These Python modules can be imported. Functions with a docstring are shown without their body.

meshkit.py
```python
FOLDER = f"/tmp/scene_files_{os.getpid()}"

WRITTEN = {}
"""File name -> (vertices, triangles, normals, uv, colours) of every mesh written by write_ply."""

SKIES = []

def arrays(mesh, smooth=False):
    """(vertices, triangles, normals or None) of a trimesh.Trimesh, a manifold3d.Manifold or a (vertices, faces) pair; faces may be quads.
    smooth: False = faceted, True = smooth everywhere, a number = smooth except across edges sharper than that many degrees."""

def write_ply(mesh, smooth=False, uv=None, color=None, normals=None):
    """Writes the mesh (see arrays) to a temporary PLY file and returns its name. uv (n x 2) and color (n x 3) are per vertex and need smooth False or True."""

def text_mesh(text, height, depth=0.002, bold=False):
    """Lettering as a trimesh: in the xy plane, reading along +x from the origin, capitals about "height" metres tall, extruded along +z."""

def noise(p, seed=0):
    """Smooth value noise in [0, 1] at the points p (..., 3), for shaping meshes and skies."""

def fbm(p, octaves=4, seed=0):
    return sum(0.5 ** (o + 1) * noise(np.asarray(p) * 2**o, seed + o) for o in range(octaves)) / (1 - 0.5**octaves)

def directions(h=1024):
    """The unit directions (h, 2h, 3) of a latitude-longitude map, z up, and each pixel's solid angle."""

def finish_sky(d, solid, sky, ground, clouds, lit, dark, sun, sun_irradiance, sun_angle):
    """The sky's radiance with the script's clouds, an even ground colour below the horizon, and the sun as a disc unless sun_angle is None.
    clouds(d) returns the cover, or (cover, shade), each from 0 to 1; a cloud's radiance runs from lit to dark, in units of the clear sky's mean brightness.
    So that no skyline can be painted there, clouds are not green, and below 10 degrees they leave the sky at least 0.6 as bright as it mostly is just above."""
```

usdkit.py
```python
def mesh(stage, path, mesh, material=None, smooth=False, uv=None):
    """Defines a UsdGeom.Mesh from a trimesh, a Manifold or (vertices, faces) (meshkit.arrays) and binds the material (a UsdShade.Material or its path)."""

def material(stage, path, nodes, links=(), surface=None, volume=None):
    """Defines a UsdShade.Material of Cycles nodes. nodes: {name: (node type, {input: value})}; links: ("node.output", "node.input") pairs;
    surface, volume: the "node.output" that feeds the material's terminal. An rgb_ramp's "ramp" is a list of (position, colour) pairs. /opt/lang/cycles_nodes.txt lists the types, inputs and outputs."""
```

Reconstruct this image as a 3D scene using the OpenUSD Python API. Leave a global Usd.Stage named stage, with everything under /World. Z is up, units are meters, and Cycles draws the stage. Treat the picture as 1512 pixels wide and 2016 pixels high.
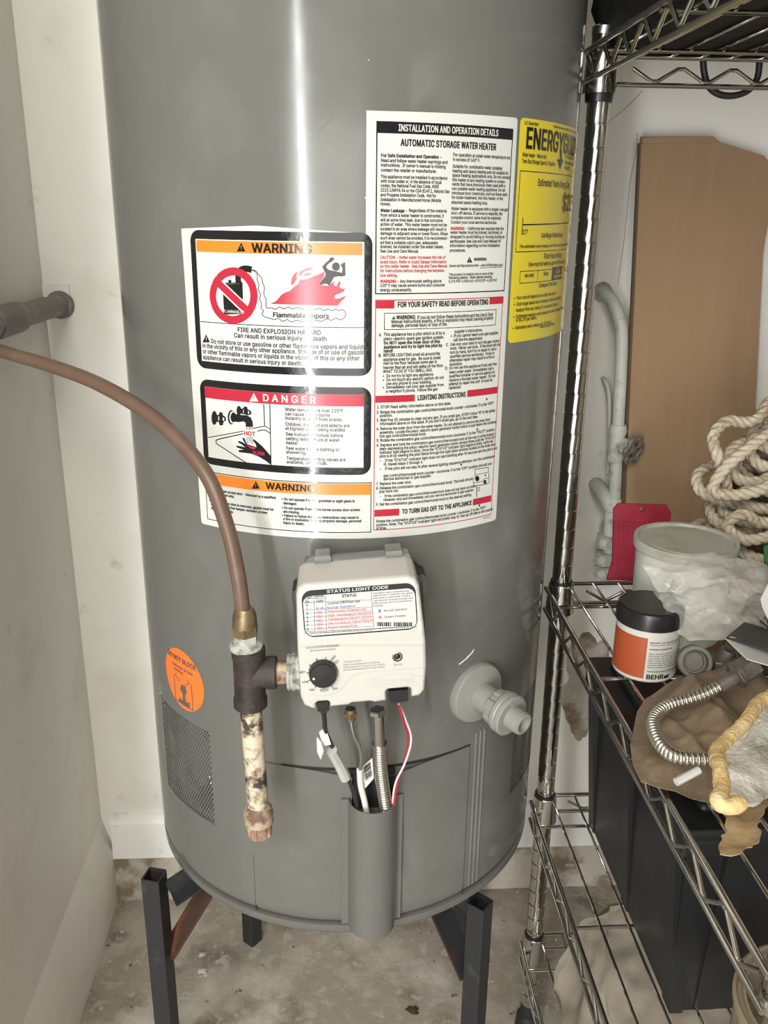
import math, random, numpy as np, trimesh, manifold3d as m3, usdkit, meshkit
from pxr import Usd, UsdGeom, UsdLux, UsdShade, Gf, Sdf, Vt
from shapely.geometry import Polygon, LineString, box as sbox, Point
from shapely.ops import unary_union
from shapely import affinity

stage = Usd.Stage.CreateInMemory()
UsdGeom.SetStageUpAxis(stage, UsdGeom.Tokens.z); UsdGeom.SetStageMetersPerUnit(stage, 1.0)
world = UsdGeom.Xform.Define(stage, '/World'); stage.SetDefaultPrim(world.GetPrim())
UsdGeom.Scope.Define(stage, '/World/Looks')
rng = np.random.default_rng(7)
PI = math.pi

# ---------------------------------------------------------------- camera
EXPOSURE = 0.14
EYE, PITCH, ROLL, YAW, FPX = np.array([-.0149, -1.061, 1.25]), .3263, .0127, .0602, 1719.
Fw = np.array([math.sin(YAW)*math.cos(PITCH), math.cos(YAW)*math.cos(PITCH), -math.sin(PITCH)])
Rt = np.array([math.cos(YAW), -math.sin(YAW), 0.]); Up = np.cross(Rt, Fw)
Rt, Up = math.cos(ROLL)*Rt+math.sin(ROLL)*Up, -math.sin(ROLL)*Rt+math.cos(ROLL)*Up
cam = UsdGeom.Camera.Define(stage, '/World/Camera')
M = np.eye(4); M[0, :3], M[1, :3], M[2, :3], M[3, :3] = Rt, Up, -Fw, EYE
cam.AddTransformOp().Set(Gf.Matrix4d(*M.ravel().tolist()))
cam.CreateHorizontalApertureAttr(36.0); cam.CreateVerticalApertureAttr(48.0)
cam.CreateFocalLengthAttr(36.0*FPX/1512); cam.CreateClippingRangeAttr(Gf.Vec2f(.05, 50)); cam.CreateExposureAttr(EXPOSURE)

# ---------------------------------------------------------------- light
def rect_light(name, pos, aim, w, h, power, col, roll=0):
    l = UsdLux.RectLight.Define(stage, '/World/'+name)
    d = np.array(aim, float)-np.array(pos, float); d /= np.linalg.norm(d)
    r = np.cross(d, [0, 0, 1.]); r /= np.linalg.norm(r); u = np.cross(r, d)
    c, s = math.cos(roll), math.sin(roll); r, u = c*r+s*u, -s*r+c*u
    m = np.eye(4); m[0, :3], m[1, :3], m[2, :3], m[3, :3] = r, u, -d, pos
    l.AddTransformOp().Set(Gf.Matrix4d(*m.ravel().tolist()))
    l.CreateWidthAttr(w); l.CreateHeightAttr(h); l.CreateIntensityAttr(power); l.CreateColorAttr(Gf.Vec3f(*col)); l.CreateNormalizeAttr(False)
# daylight: added key and fill panels, and a tilted strip for a door gap
rect_light('added_key_panel', (-.6, -2.2, 2.36), (0, .1, .3), 1.5, .5, 22.5, (1.0, .985, .90))  # added key panel hung in mid-room, no window there
rect_light('added_fill_panel', (-.55, -3.6, .85), (0, 0, .6), 2.2, 1.6, 4.4, (1.0, .99, .94))  # added broad low fill panel, no doorway is built there
rect_light('daylight_door_gap', (-.83, -2.6, .95), (0, -.25, 1.0), .085, 1.95, 55.0, (.96, .98, 1.0), .12)
dome = UsdLux.DomeLight.Define(stage, '/World/sky'); dome.CreateIntensityAttr(.05); dome.CreateColorAttr(Gf.Vec3f(.8, .9, 1))

# ---------------------------------------------------------------- materials
MATS = {}
def mat(name, base, rough=.5, metal=0., var=None, bump=None, trans=0., coat=0., spec=.5, space='position', rvar=None):
    """principled material; var = [(colour, noise scale, low, high, detail)], bump = (scale, strength, distance)"""
    n = {'p': ('principled_bsdf', {'roughness': rough, 'metallic': metal, 'specular_ior_level': spec, 'transmission_weight': trans, 'coat_weight': coat, 'coat_roughness': .08, 'base_color': base}), 'g': ('geometry', {})}
    L, src = [], None
    for i, v in enumerate(var or []):
        col, sc, lo, hi = v[:4]
        n[f'n{i}'] = ('noise_texture', {'scale': sc, 'detail': v[4] if len(v) > 4 else 4., 'roughness': .6})
        vec = v[5] if len(v) > 5 else None
        if vec:
            n[f'm{i}'] = ('mapping', {'scale': vec}); L += [('g.position', f'm{i}.vector'), (f'm{i}.vector', f'n{i}.vector')]
        else: L.append(('g.position', f'n{i}.vector'))
        n[f'r{i}'] = ('map_range', {'from_min': lo, 'from_max': hi, 'clamp': True})
        n[f'x{i}'] = ('mix_color', {'a': base, 'b': col})
        L += [(f'n{i}.fac', f'r{i}.value'), (f'r{i}.result', f'x{i}.fac')]
        if src: L.append((src, f'x{i}.a'))
        src = f'x{i}.result'
    if src: L.append((src, 'p.base_color'))
    if rvar:
        n['rn'] = ('noise_texture', {'scale': rvar[0], 'detail': 3.}); n['rr'] = ('map_range', {'from_min': .35, 'from_max': .65, 'to_min': rvar[1], 'to_max': rvar[2], 'clamp': True})
        L += [('g.position', 'rn.vector'), ('rn.fac', 'rr.value'), ('rr.result', 'p.roughness')]
    if bump:
        n['bn'] = ('noise_texture', {'scale': bump[0], 'detail': 3.}); n['b'] = ('bump', {'strength': bump[1], 'distance': bump[2]})
        L += [('g.position', 'bn.vector'), ('bn.fac', 'b.height'), ('b.normal', 'p.normal')]
    MATS[name] = usdkit.material(stage, '/World/Looks/'+name, n, L, surface='p.BSDF')
mat('wall_paint', (.84, .82, .765), .55, var=[((.66, .63, .56), 3.0, .5, .75), ((.60, .57, .50), 24., .66, .8)], bump=(60, .08, .004))
mat('trim_paint', (.90, .895, .87), .4, var=[((.6, .57, .5), 18., .62, .8)])
mat('concrete', (.33, .29, .235), .75, var=[((.50, .46, .40), 7., .48, .62, 8.), ((.15, .12, .09), 10., .52, .66, 8.), ((.42, .38, .33), 40., .52, .62, 8.), ((.60, .57, .52), 34., .68, .72), ((.10, .08, .06), 46., .66, .71)], bump=(90, .25, .004))
mat('curb_concrete', (.50, .46, .39), .85, var=[((.24, .19, .13), 14., .5, .62, 7.), ((.68, .66, .6), 25., .6, .75)], bump=(70, .5, .006))
mat('ceiling_paint', (.55, .52, .46), .8)
mat('wall_far', (.26, .23, .19), .8)
mat('tank_paint', (.136, .137, .126), .15, var=[((.178, .178, .166), 6., .5, .75)], bump=(35, .02, .004), rvar=(9., .11, .2))
mat('tank_seam_and_shade', (.012, .012, .012), .8)  # near-black for the seam, and shade painted behind door and in shield
mat('valve_gray', (.27, .265, .245), .38, bump=(80, .05, .002))
mat('label_white', (.60, .61, .58), .10, bump=(140, .055, .0025))
mat('label_yellow', (.66, .53, .03), .25, bump=(60, .12, .0025))
mat('sticker_orange', (.90, .185, .035), .4)
mat('ink_black', (.014, .014, .015), .12, bump=(140, .055, .0025))
mat('ink_matte', (.014, .014, .015), .5, spec=.25)
mat('plate_white', (.52, .52, .50), .4, spec=.3)
mat('ink_red', (.43, .022, .045), .24)
mat('ink_redtext', (.5, .06, .09), .3)
mat('ink_orange', (.86, .215, .028), .24)
mat('chip_white', (.5, .48, .43), .8, bump=(300, .5, .001))
mat('ink_white', (.60, .61, .58), .12, bump=(140, .055, .0025))
mat('ink_blue', (.06, .09, .35), .3)
mat('ink_gray', (.10, .10, .10), .4)
mat('cover_white', (.51, .50, .465), .42, bump=(220, .05, .001))
mat('cover_emboss', (.49, .48, .445), .5)
mat('black_plastic', (.012, .012, .013), .32)
mat('black_rubber', (.014, .014, .015), .6)
mat('dark_steel', (.035, .036, .040), .48, .3, var=[((.10, .035, .015), 16., .6, .72), ((.07, .07, .07), 40., .6, .75)], bump=(120, .2, .001))
mat('rust_steel', (.06, .028, .018), .7, var=[((.22, .07, .025), 22., .55, .7)], bump=(150, .3, .001))
mat('iron', (.034, .025, .022), .62, .1, var=[((.10, .075, .065), 40., .5, .72), ((.02, .016, .016), 60., .55, .7)], bump=(260, .35, .001))
mat('pipe_dope', (.42, .44, .40), .7, var=[((.16, .15, .13), 90., .5, .65)], bump=(200, .6, .002))
mat('brass', (.25, .19, .105), .46, .7, var=[((.16, .10, .05), 70., .5, .72)], bump=(200, .2, .001))
mat('cream_pipe', (.60, .53, .40), .6, var=[((.15, .09, .055), 46., .50, .60, 6.), ((.36, .26, .16), 110., .55, .66), ((.05, .04, .035), 34., .545, .61, 6.)], bump=(160, .3, .001))
mat('cream_cap', (.44, .35, .25), .6, var=[((.15, .085, .05), 55., .44, .58, 5.)], bump=(160, .4, .001))
mat('copper_cap', (.30, .17, .115), .55, .2, var=[((.50, .38, .29), 60., .48, .62)], bump=(160, .3, .001))
mat('brown_tube', (.130, .080, .056), .42, var=[((.165, .108, .078), 30., .5, .8)])
mat('steel_bright', (.8, .79, .76), .32, .55)
mat('chrome', (.58, .57, .54), .13, 1., rvar=(60., .08, .2))
mat('galvanized', (.55, .55, .53), .28, 1.)
mat('steel_flex', (.60, .58, .53), .24, 1.)
mat('gray_metal', (.18, .165, .15), .5, .5, var=[((.11, .09, .075), 40., .5, .7)])
mat('wire_white', (.74, .73, .70), .45)
mat('wire_red', (.45, .02, .05), .42)
mat('wire_black', (.02, .02, .02), .5)
mat('nylon', (.46, .475, .455), .4)
mat('cardboard', (.32, .205, .115), .85, var=[((.28, .178, .098), 4., .45, .7), ((.335, .215, .123), 60., .5, .7, 3., (1, 1, .05))])
mat('cardboard_edge_shade', (.10, .065, .04), .9)
mat('rope_fiber', (.47, .40, .30), .9, var=[((.30, .235, .155), 30., .48, .66), ((.56, .50, .40), 180., .5, .7)], bump=(500, .5, .002))
mat('red_plastic', (.27, .012, .03), .5, var=[((.19, .01, .03), 30., .5, .7)])
mat('tub_white', (.56, .56, .52), .4, var=[((.42, .4, .35), 20., .55, .75)])  # white lowered in colour to stand for the shelf shade
mat('tub_lid', (.38, .375, .33), .45, var=[((.27, .26, .22), 25., .5, .7)])  # gray of the lid darkened in place of shade on the shelf
mat('tub_green', (.03, .12, .08), .5)
mat('jar_white', (.52, .51, .475), .38)  # jar white toned down, the dim shelf put into its colour
mat('jar_orange', (.34, .065, .02), .42)
mat('brown_paper', (.205, .148, .096), .85, var=[((.13, .088, .054), 12., .5, .66), ((.27, .205, .14), 24., .55, .75)], bump=(40, .5, .006))
mat('torn_paper', (.34, .235, .12), .9, var=[((.18, .11, .05), 30., .5, .7)], bump=(120, .5, .003))
mat('rag_white', (.52, .49, .43), .95, var=[((.26, .24, .21), 14., .5, .64, 5.), ((.70, .68, .62), 60., .5, .7)], bump=(260, .6, .003))
mat('rag_yellow', (.60, .42, .18), .9, var=[((.68, .52, .30), 45., .45, .7)], bump=(300, .7, .003))
mat('fabric_beige', (.27, .235, .185), .95, var=[((.20, .165, .125), 9., .5, .7)], bump=(300, .3, .002))
mat('tote_plastic', (.010, .011, .012), .42, var=[((.018, .020, .021), 12., .5, .7)], bump=(200, .15, .001))
mat('bag_black', (.012, .012, .011), .7, bump=(30, .3, .01), spec=.25)
mat('pvc_gray', (.15, .135, .115), .5)
mat('can_tan', (.36, .30, .21), .5, .2, var=[((.16, .12, .08), 30., .5, .7)])
mat('wall_pipe_paint', (.50, .51, .46), .55, var=[((.22, .19, .15), 26., .56, .7, 5.), ((.62, .62, .57), 12., .5, .7)], bump=(120, .3, .002))
mat('wall_iron', (.16, .145, .125), .55, .2, var=[((.25, .235, .21), 14., .5, .7)], bump=(150, .3, .001))
mat('dust_lint', (.14, .138, .13), .95, var=[((.018, .018, .018), 16., .5, .58, 5.)])
mat('crack_dark', (.36, .34, .29), .9)
mat('leaf_green', (.03, .14, .04), .5)
mat('bright_scratch', (.85, .85, .83), .5)
def pane(name, tint, fac_clear, rough):
    n = {'t': ('transparent_bsdf', {'color': tint}), 'gl': ('principled_bsdf', {'base_color': (.66, .64, .60), 'roughness': rough}), 'm': ('mix_closure', {'fac': 1-fac_clear}),
         'g': ('geometry', {}), 'bn': ('noise_texture', {'scale': 45., 'detail': 2.}), 'b': ('bump', {'strength': .7, 'distance': .006})}
    MATS[name] = usdkit.material(stage, '/World/Looks/'+name, n, [('t.BSDF', 'm.closure1'), ('gl.BSDF', 'm.closure2'), ('g.position', 'bn.vector'), ('bn.fac', 'b.height'), ('b.normal', 'gl.normal')], surface='m.closure')
pane('clear_film', (.96, .96, .95), .72, .09)

# ---------------------------------------------------------------- scene helpers
USED = {}
def numbered(parent, name):
    k = USED.get((parent, name), 0); USED[(parent, name)] = k+1
    return parent+'/'+(name if k == 0 else f'{name}_{k:03d}')
ORIGIN = {}
def setd(prim, **kw):
    for k, v in kw.items():
        if v: prim.SetCustomDataByKey(k, v)
    return prim
def thing(name, label, cat, loc=(0, 0, 0), group=None):
    x = UsdGeom.Xform.Define(stage, numbered('/World', name)); x.AddTranslateOp().Set(Gf.Vec3d(*map(float, loc)))
    ORIGIN[str(x.GetPath())] = np.array(loc, float)
    return setd(x.GetPrim(), label=label, category=cat, group=group)
def obj(name, mesh, material, parent=None, smooth=35, label=None, cat=None, group=None, kind=None, normals=None):
    """one Mesh prim, world coordinates in, placed under the thing (or part) given, or at top level"""
    pp = str(parent.GetPath()) if parent else '/World'
    o = ORIGIN.get(pp, np.zeros(3)); v, f, n = meshkit.arrays(mesh, False if normals is not None else smooth)
    used, inv = np.unique(f, return_inverse=True); f = inv.reshape(-1, 3); v = v[used]; n = None if n is None else np.asarray(n)[used]
    if normals is not None: normals = np.asarray(normals)[used]
    path = numbered(pp, name)
    m = UsdGeom.Mesh.Define(stage, path)
    m.CreatePointsAttr(Vt.Vec3fArray.FromNumpy((v-o).astype(np.float32))); m.CreateFaceVertexCountsAttr(Vt.IntArray.FromNumpy(np.full(len(f), 3, np.int32)))
    m.CreateFaceVertexIndicesAttr(Vt.IntArray.FromNumpy(f.astype(np.int32).ravel())); m.CreateSubdivisionSchemeAttr('none')
    n = normals if normals is not None else n
    if n is not None: m.CreateNormalsAttr(Vt.Vec3fArray.FromNumpy(np.asarray(n).astype(np.float32))); m.SetNormalsInterpolation('vertex')
    UsdShade.MaterialBindingAPI.Apply(m.GetPrim()).Bind(MATS[material]); ORIGIN[path] = o
    return setd(m.GetPrim(), label=label, category=cat, group=group, kind=kind)
def part(name, parent, label=None):
    path = numbered(str(parent.GetPath()), name); x = UsdGeom.Xform.Define(stage, path); ORIGIN[path] = ORIGIN[str(parent.GetPath())]; return setd(x.GetPrim(), label=label)
def cat_(*ms): return trimesh.util.concatenate([tm(m) for m in ms])
def tm(m):
    if isinstance(m, trimesh.Trimesh): return m
    v, f, _ = meshkit.arrays(m); return trimesh.Trimesh(v, f, process=False)
def box(lo, hi, b=0.):
    lo, hi = np.minimum(lo, hi).astype(float), np.maximum(lo, hi).astype(float)
    if b <= 0: return trimesh.creation.box(bounds=[lo, hi])
    b = min(b, *(.45*(hi-lo))); pts = []
    for sx in (0, 1):
        for sy in (0, 1):
            for sz in (0, 1):
                c = np.where([sx, sy, sz], hi, lo).astype(float); s = np.where([sx, sy, sz], -1, 1)*b
                pts += [c+s*[0, 1, 1], c+s*[1, 0, 1], c+s*[1, 1, 0], c+s*[.3, .3, 1], c+s*[.3, 1, .3], c+s*[1, .3, .3]]
    return trimesh.convex.convex_hull(np.array(pts))
def frame_of(d):
    d = np.array(d, float); d /= np.linalg.norm(d); a = np.cross(d, [0, 0, 1.] if abs(d[2]) < .9 else [1., 0, 0]); a /= np.linalg.norm(a)
    return a, np.cross(d, a), d
def rings(rs, close=True):
    """loft through equal rings of points"""
    rs = np.array(rs); n, k = rs.shape[:2]; v = rs.reshape(-1, 3); i, j = np.meshgrid(np.arange(n-1), np.arange(k), indexing='ij'); j2 = (j+1) % k
    q = np.stack([i*k+j, i*k+j2, (i+1)*k+j2, (i+1)*k+j], -1).reshape(-1, 4)
    f = np.vstack([q[:, [0, 1, 2]], q[:, [0, 2, 3]]])
    if close:
        c0, c1 = len(v), len(v)+1; v = np.vstack([v, rs[0].mean(0), rs[-1].mean(0)]); a = np.arange(k); b = (a+1) % k
        f = np.vstack([f, np.stack([b, a, 0*a+c0], 1), np.stack([(n-1)*k+a, (n-1)*k+b, 0*a+c1], 1)])
    m = trimesh.Trimesh(v, f, process=False)
    if m.is_watertight and m.volume < 0: m.invert()
    return m
def lathe(prof, p0, d=(0, 0, 1), sides=32, cap=True):
    """prof: [(distance along d from p0, radius)]"""
    a, b, d = frame_of(d); t = np.arange(sides)*2*PI/sides; p0 = np.array(p0, float)
    circ = np.cos(t)[:, None]*a+np.sin(t)[:, None]*b
    return rings([p0+d*h+max(r, 1e-5)*circ for h, r in prof], cap)
def cyl(p0, p1, r, sides=20, r1=None):
    p0, p1 = np.array(p0, float), np.array(p1, float); L = np.linalg.norm(p1-p0)
    return lathe([(0, r), (L, r if r1 is None else r1)], p0, p1-p0, sides)
def hexnut(p0, p1, r, ch=.0012):
    p0, p1 = np.array(p0, float), np.array(p1, float); L = np.linalg.norm(p1-p0)
    return lathe([(0, r-ch), (ch, r), (L-ch, r), (L, r-ch)], p0, p1-p0, 6)
def spline(pts, n=12):
    P = np.array(pts, float); P = np.vstack([2*P[0]-P[1], P, 2*P[-1]-P[-2]]); o = []
    for i in range(1, len(P)-2):
        for t in np.linspace(0, 1, n, endpoint=False):
            a, b, c, d = P[i-1:i+3]; o.append(.5*((2*b)+(-a+c)*t+(2*a-5*b+4*c-d)*t*t+(-a+3*b-3*c+d)*t**3))
    return np.array(o+[P[-2]])
def resample(p, step):
    s = np.r_[0, np.cumsum(np.linalg.norm(np.diff(p, axis=0), axis=1))]; q = np.linspace(0, s[-1], max(2, int(s[-1]/step)))
    return np.stack([np.interp(q, s, p[:, k]) for k in range(p.shape[1])], 1)
def frames(p):
    t = np.gradient(p, axis=0); t /= np.linalg.norm(t, axis=1, keepdims=True)+1e-12; a = frame_of(t[0])[0]; A = []
    for k in t:
        a = a-k*(a@k); a /= np.linalg.norm(a)+1e-12; A.append(a)
    A = np.array(A); return t, A, np.cross(t, A)
def tube(p, r, sides=12):
    p = np.array(p, float); t, a, b = frames(p); r = np.broadcast_to(r, (len(p),)); th = np.arange(sides)*2*PI/sides
    return rings([p[i]+r[i]*(np.cos(th)[:, None]*a[i]+np.sin(th)[:, None]*b[i]) for i in range(len(p))])
def hull(pts): return trimesh.convex.convex_hull(np.array(pts, float))
def tri2(poly):
    vs, fs, k = [], [], 0
    for g in getattr(poly, 'geoms', [poly]):
        if g.geom_type != 'Polygon' or g.area < 1e-9: continue
        r = trimesh.creation.triangulate_polygon(g, engine='earcut'); v, f = np.asarray(r[0]), np.asarray(r[1])
        a, b, c = v[f[:, 0]], v[f[:, 1]], v[f[:, 2]]; cr = (b[:, 0]-a[:, 0])*(c[:, 1]-a[:, 1])-(b[:, 1]-a[:, 1])*(c[:, 0]-a[:, 0])
        f = np.where(cr[:, None] < 0, f[:, ::-1], f); vs.append(v); fs.append(f+k); k += len(v)
    return (np.vstack(vs), np.vstack(fs)) if vs else (np.zeros((0, 2)), np.zeros((0, 3), int))
def strips(poly, step, axis=0):
    x0, y0, x1, y1 = poly.bounds; lo, hi = (x0, x1) if axis == 0 else (y0, y1)
    if hi-lo <= step*1.5: return poly
    o = []
    for k in range(int(math.floor(lo/step)), int(math.ceil(hi/step))):
        b = sbox(k*step, y0-1, (k+1)*step, y1+1) if axis == 0 else sbox(x0-1, k*step, x1+1, (k+1)*step)
        g = poly.intersection(b)
        o += [q for q in getattr(g, 'geoms', [g]) if q.geom_type == 'Polygon' and q.area > 1e-9]
    from shapely.geometry import MultiPolygon
    return MultiPolygon(o)
def prism(poly, y0, y1, place):
    """polygon in 2-D, thickness y0..y1, place(u, v, w) -> world points"""
    v, f = tri2(poly); n = len(v); V = np.vstack([place(v[:, 0], v[:, 1], y0), place(v[:, 0], v[:, 1], y1)]); F = [f[:, ::-1], f+n]
    for g in getattr(poly, 'geoms', [poly]):
        for r in [g.exterior, *g.interiors]:
            c = np.array(r.coords)[:-1]; k = len(c); s = len(V); V = np.vstack([V, place(c[:, 0], c[:, 1], y0), place(c[:, 0], c[:, 1], y1)]); a = np.arange(k); b = (a+1) % k
            F += [np.stack([s+a, s+b, s+k+b], 1), np.stack([s+a, s+k+b, s+k+a], 1)]
    m = trimesh.Trimesh(V, np.vstack(F), process=False); m.merge_vertices(); trimesh.repair.fix_normals(m); return m
def rrect(x0, y0, x1, y1, r): return sbox(x0+r, y0+r, x1-r, y1-r).buffer(r, 6)

# lettering: flat glyphs, one outline per character, set line by line
GLYPH = {}
def glyph(ch, bold):
    if (ch, bold) not in GLYPH:
        if ch == ' ': GLYPH[ch, bold] = (None, None, .38)
        else:
            m = meshkit.text_mesh(ch, 1.0, .1, bool(bold)); top = m.face_normals[:, 2] > .9
            adv = meshkit.text_mesh(ch+'H', 1.0, .1).bounds[1, 0]-.90
            f = m.faces[top]; u, inv = np.unique(f, return_inverse=True)
            GLYPH[ch, bold] = (m.vertices[u][:, :2], inv.reshape(-1, 3), adv+(.03 if bold else 0))
    return GLYPH[ch, bold]
def line_width(s, bold): return sum(glyph(c, bold)[2] for c in s)
class Print:
    """flat print gathered as 2-D triangles with a layer number"""
    def __init__(s): s.v, s.f, s.l, s.n = [], [], [], 0
    def add(s, v, f, layer):
        if len(v): s.v.append(v); s.f.append(f+s.n); s.l.append(np.full(len(v), float(layer))); s.n += len(v)
    def text(s, u0, u1, vs, lines, cap, bold, layer=5):
        sx = (u1-u0)/max(line_width(t, bold) for t in lines)
        for y, t in zip(vs, lines):
            x = u0
            for c in t:
                v, f, a = glyph(c, bold or cap > 2.05)
                if v is not None:
                    s.add(v*[sx, cap]+[x, y], f, layer)
                    if bold and cap > 2.2: s.add(v*[sx, cap]+[x+.055*cap*min(1, sx/cap), y], f, layer+.45)
                x += a*sx
    def poly(s, p, layer, step=None, axis=0):
        if p.is_empty: return
        s.add(*tri2(strips(p, step, axis) if step else p), layer)
    def shape(s, layer, op, w, smooth, pts, step):
        P = np.array(pts, float)
        if smooth: P = spline(P, 5)
        if op in ('box', 'rframe', 'boxline'):
            x0, x1, y1, y0 = (P[0, 0]+P[3, 0])/2, (P[1, 0]+P[2, 0])/2, (P[0, 1]+P[1, 1])/2, (P[2, 1]+P[3, 1])/2
            g = sbox(x0, y0, x1, y1) if op == 'box' else rrect(x0, y0, x1, y1, w) if op == 'rframe' else sbox(x0, y0, x1, y1).exterior.buffer(w/2, join_style=2)
        elif op in ('line', 'curve'): g = LineString(P).buffer(w/2, 3, cap_style=2)
        elif op in ('ring', 'loop'): g = Polygon(P).exterior.buffer(w/2, 3)
        else: g = Polygon(P).buffer(0)
        s.poly(g, layer, step)
    def mesh(s, place):
        v, f, l = np.vstack(s.v), np.vstack(s.f), np.concatenate(s.l); p, n = place(v[:, 0], v[:, 1], l)
        return trimesh.Trimesh(p, f, process=False), n
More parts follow.
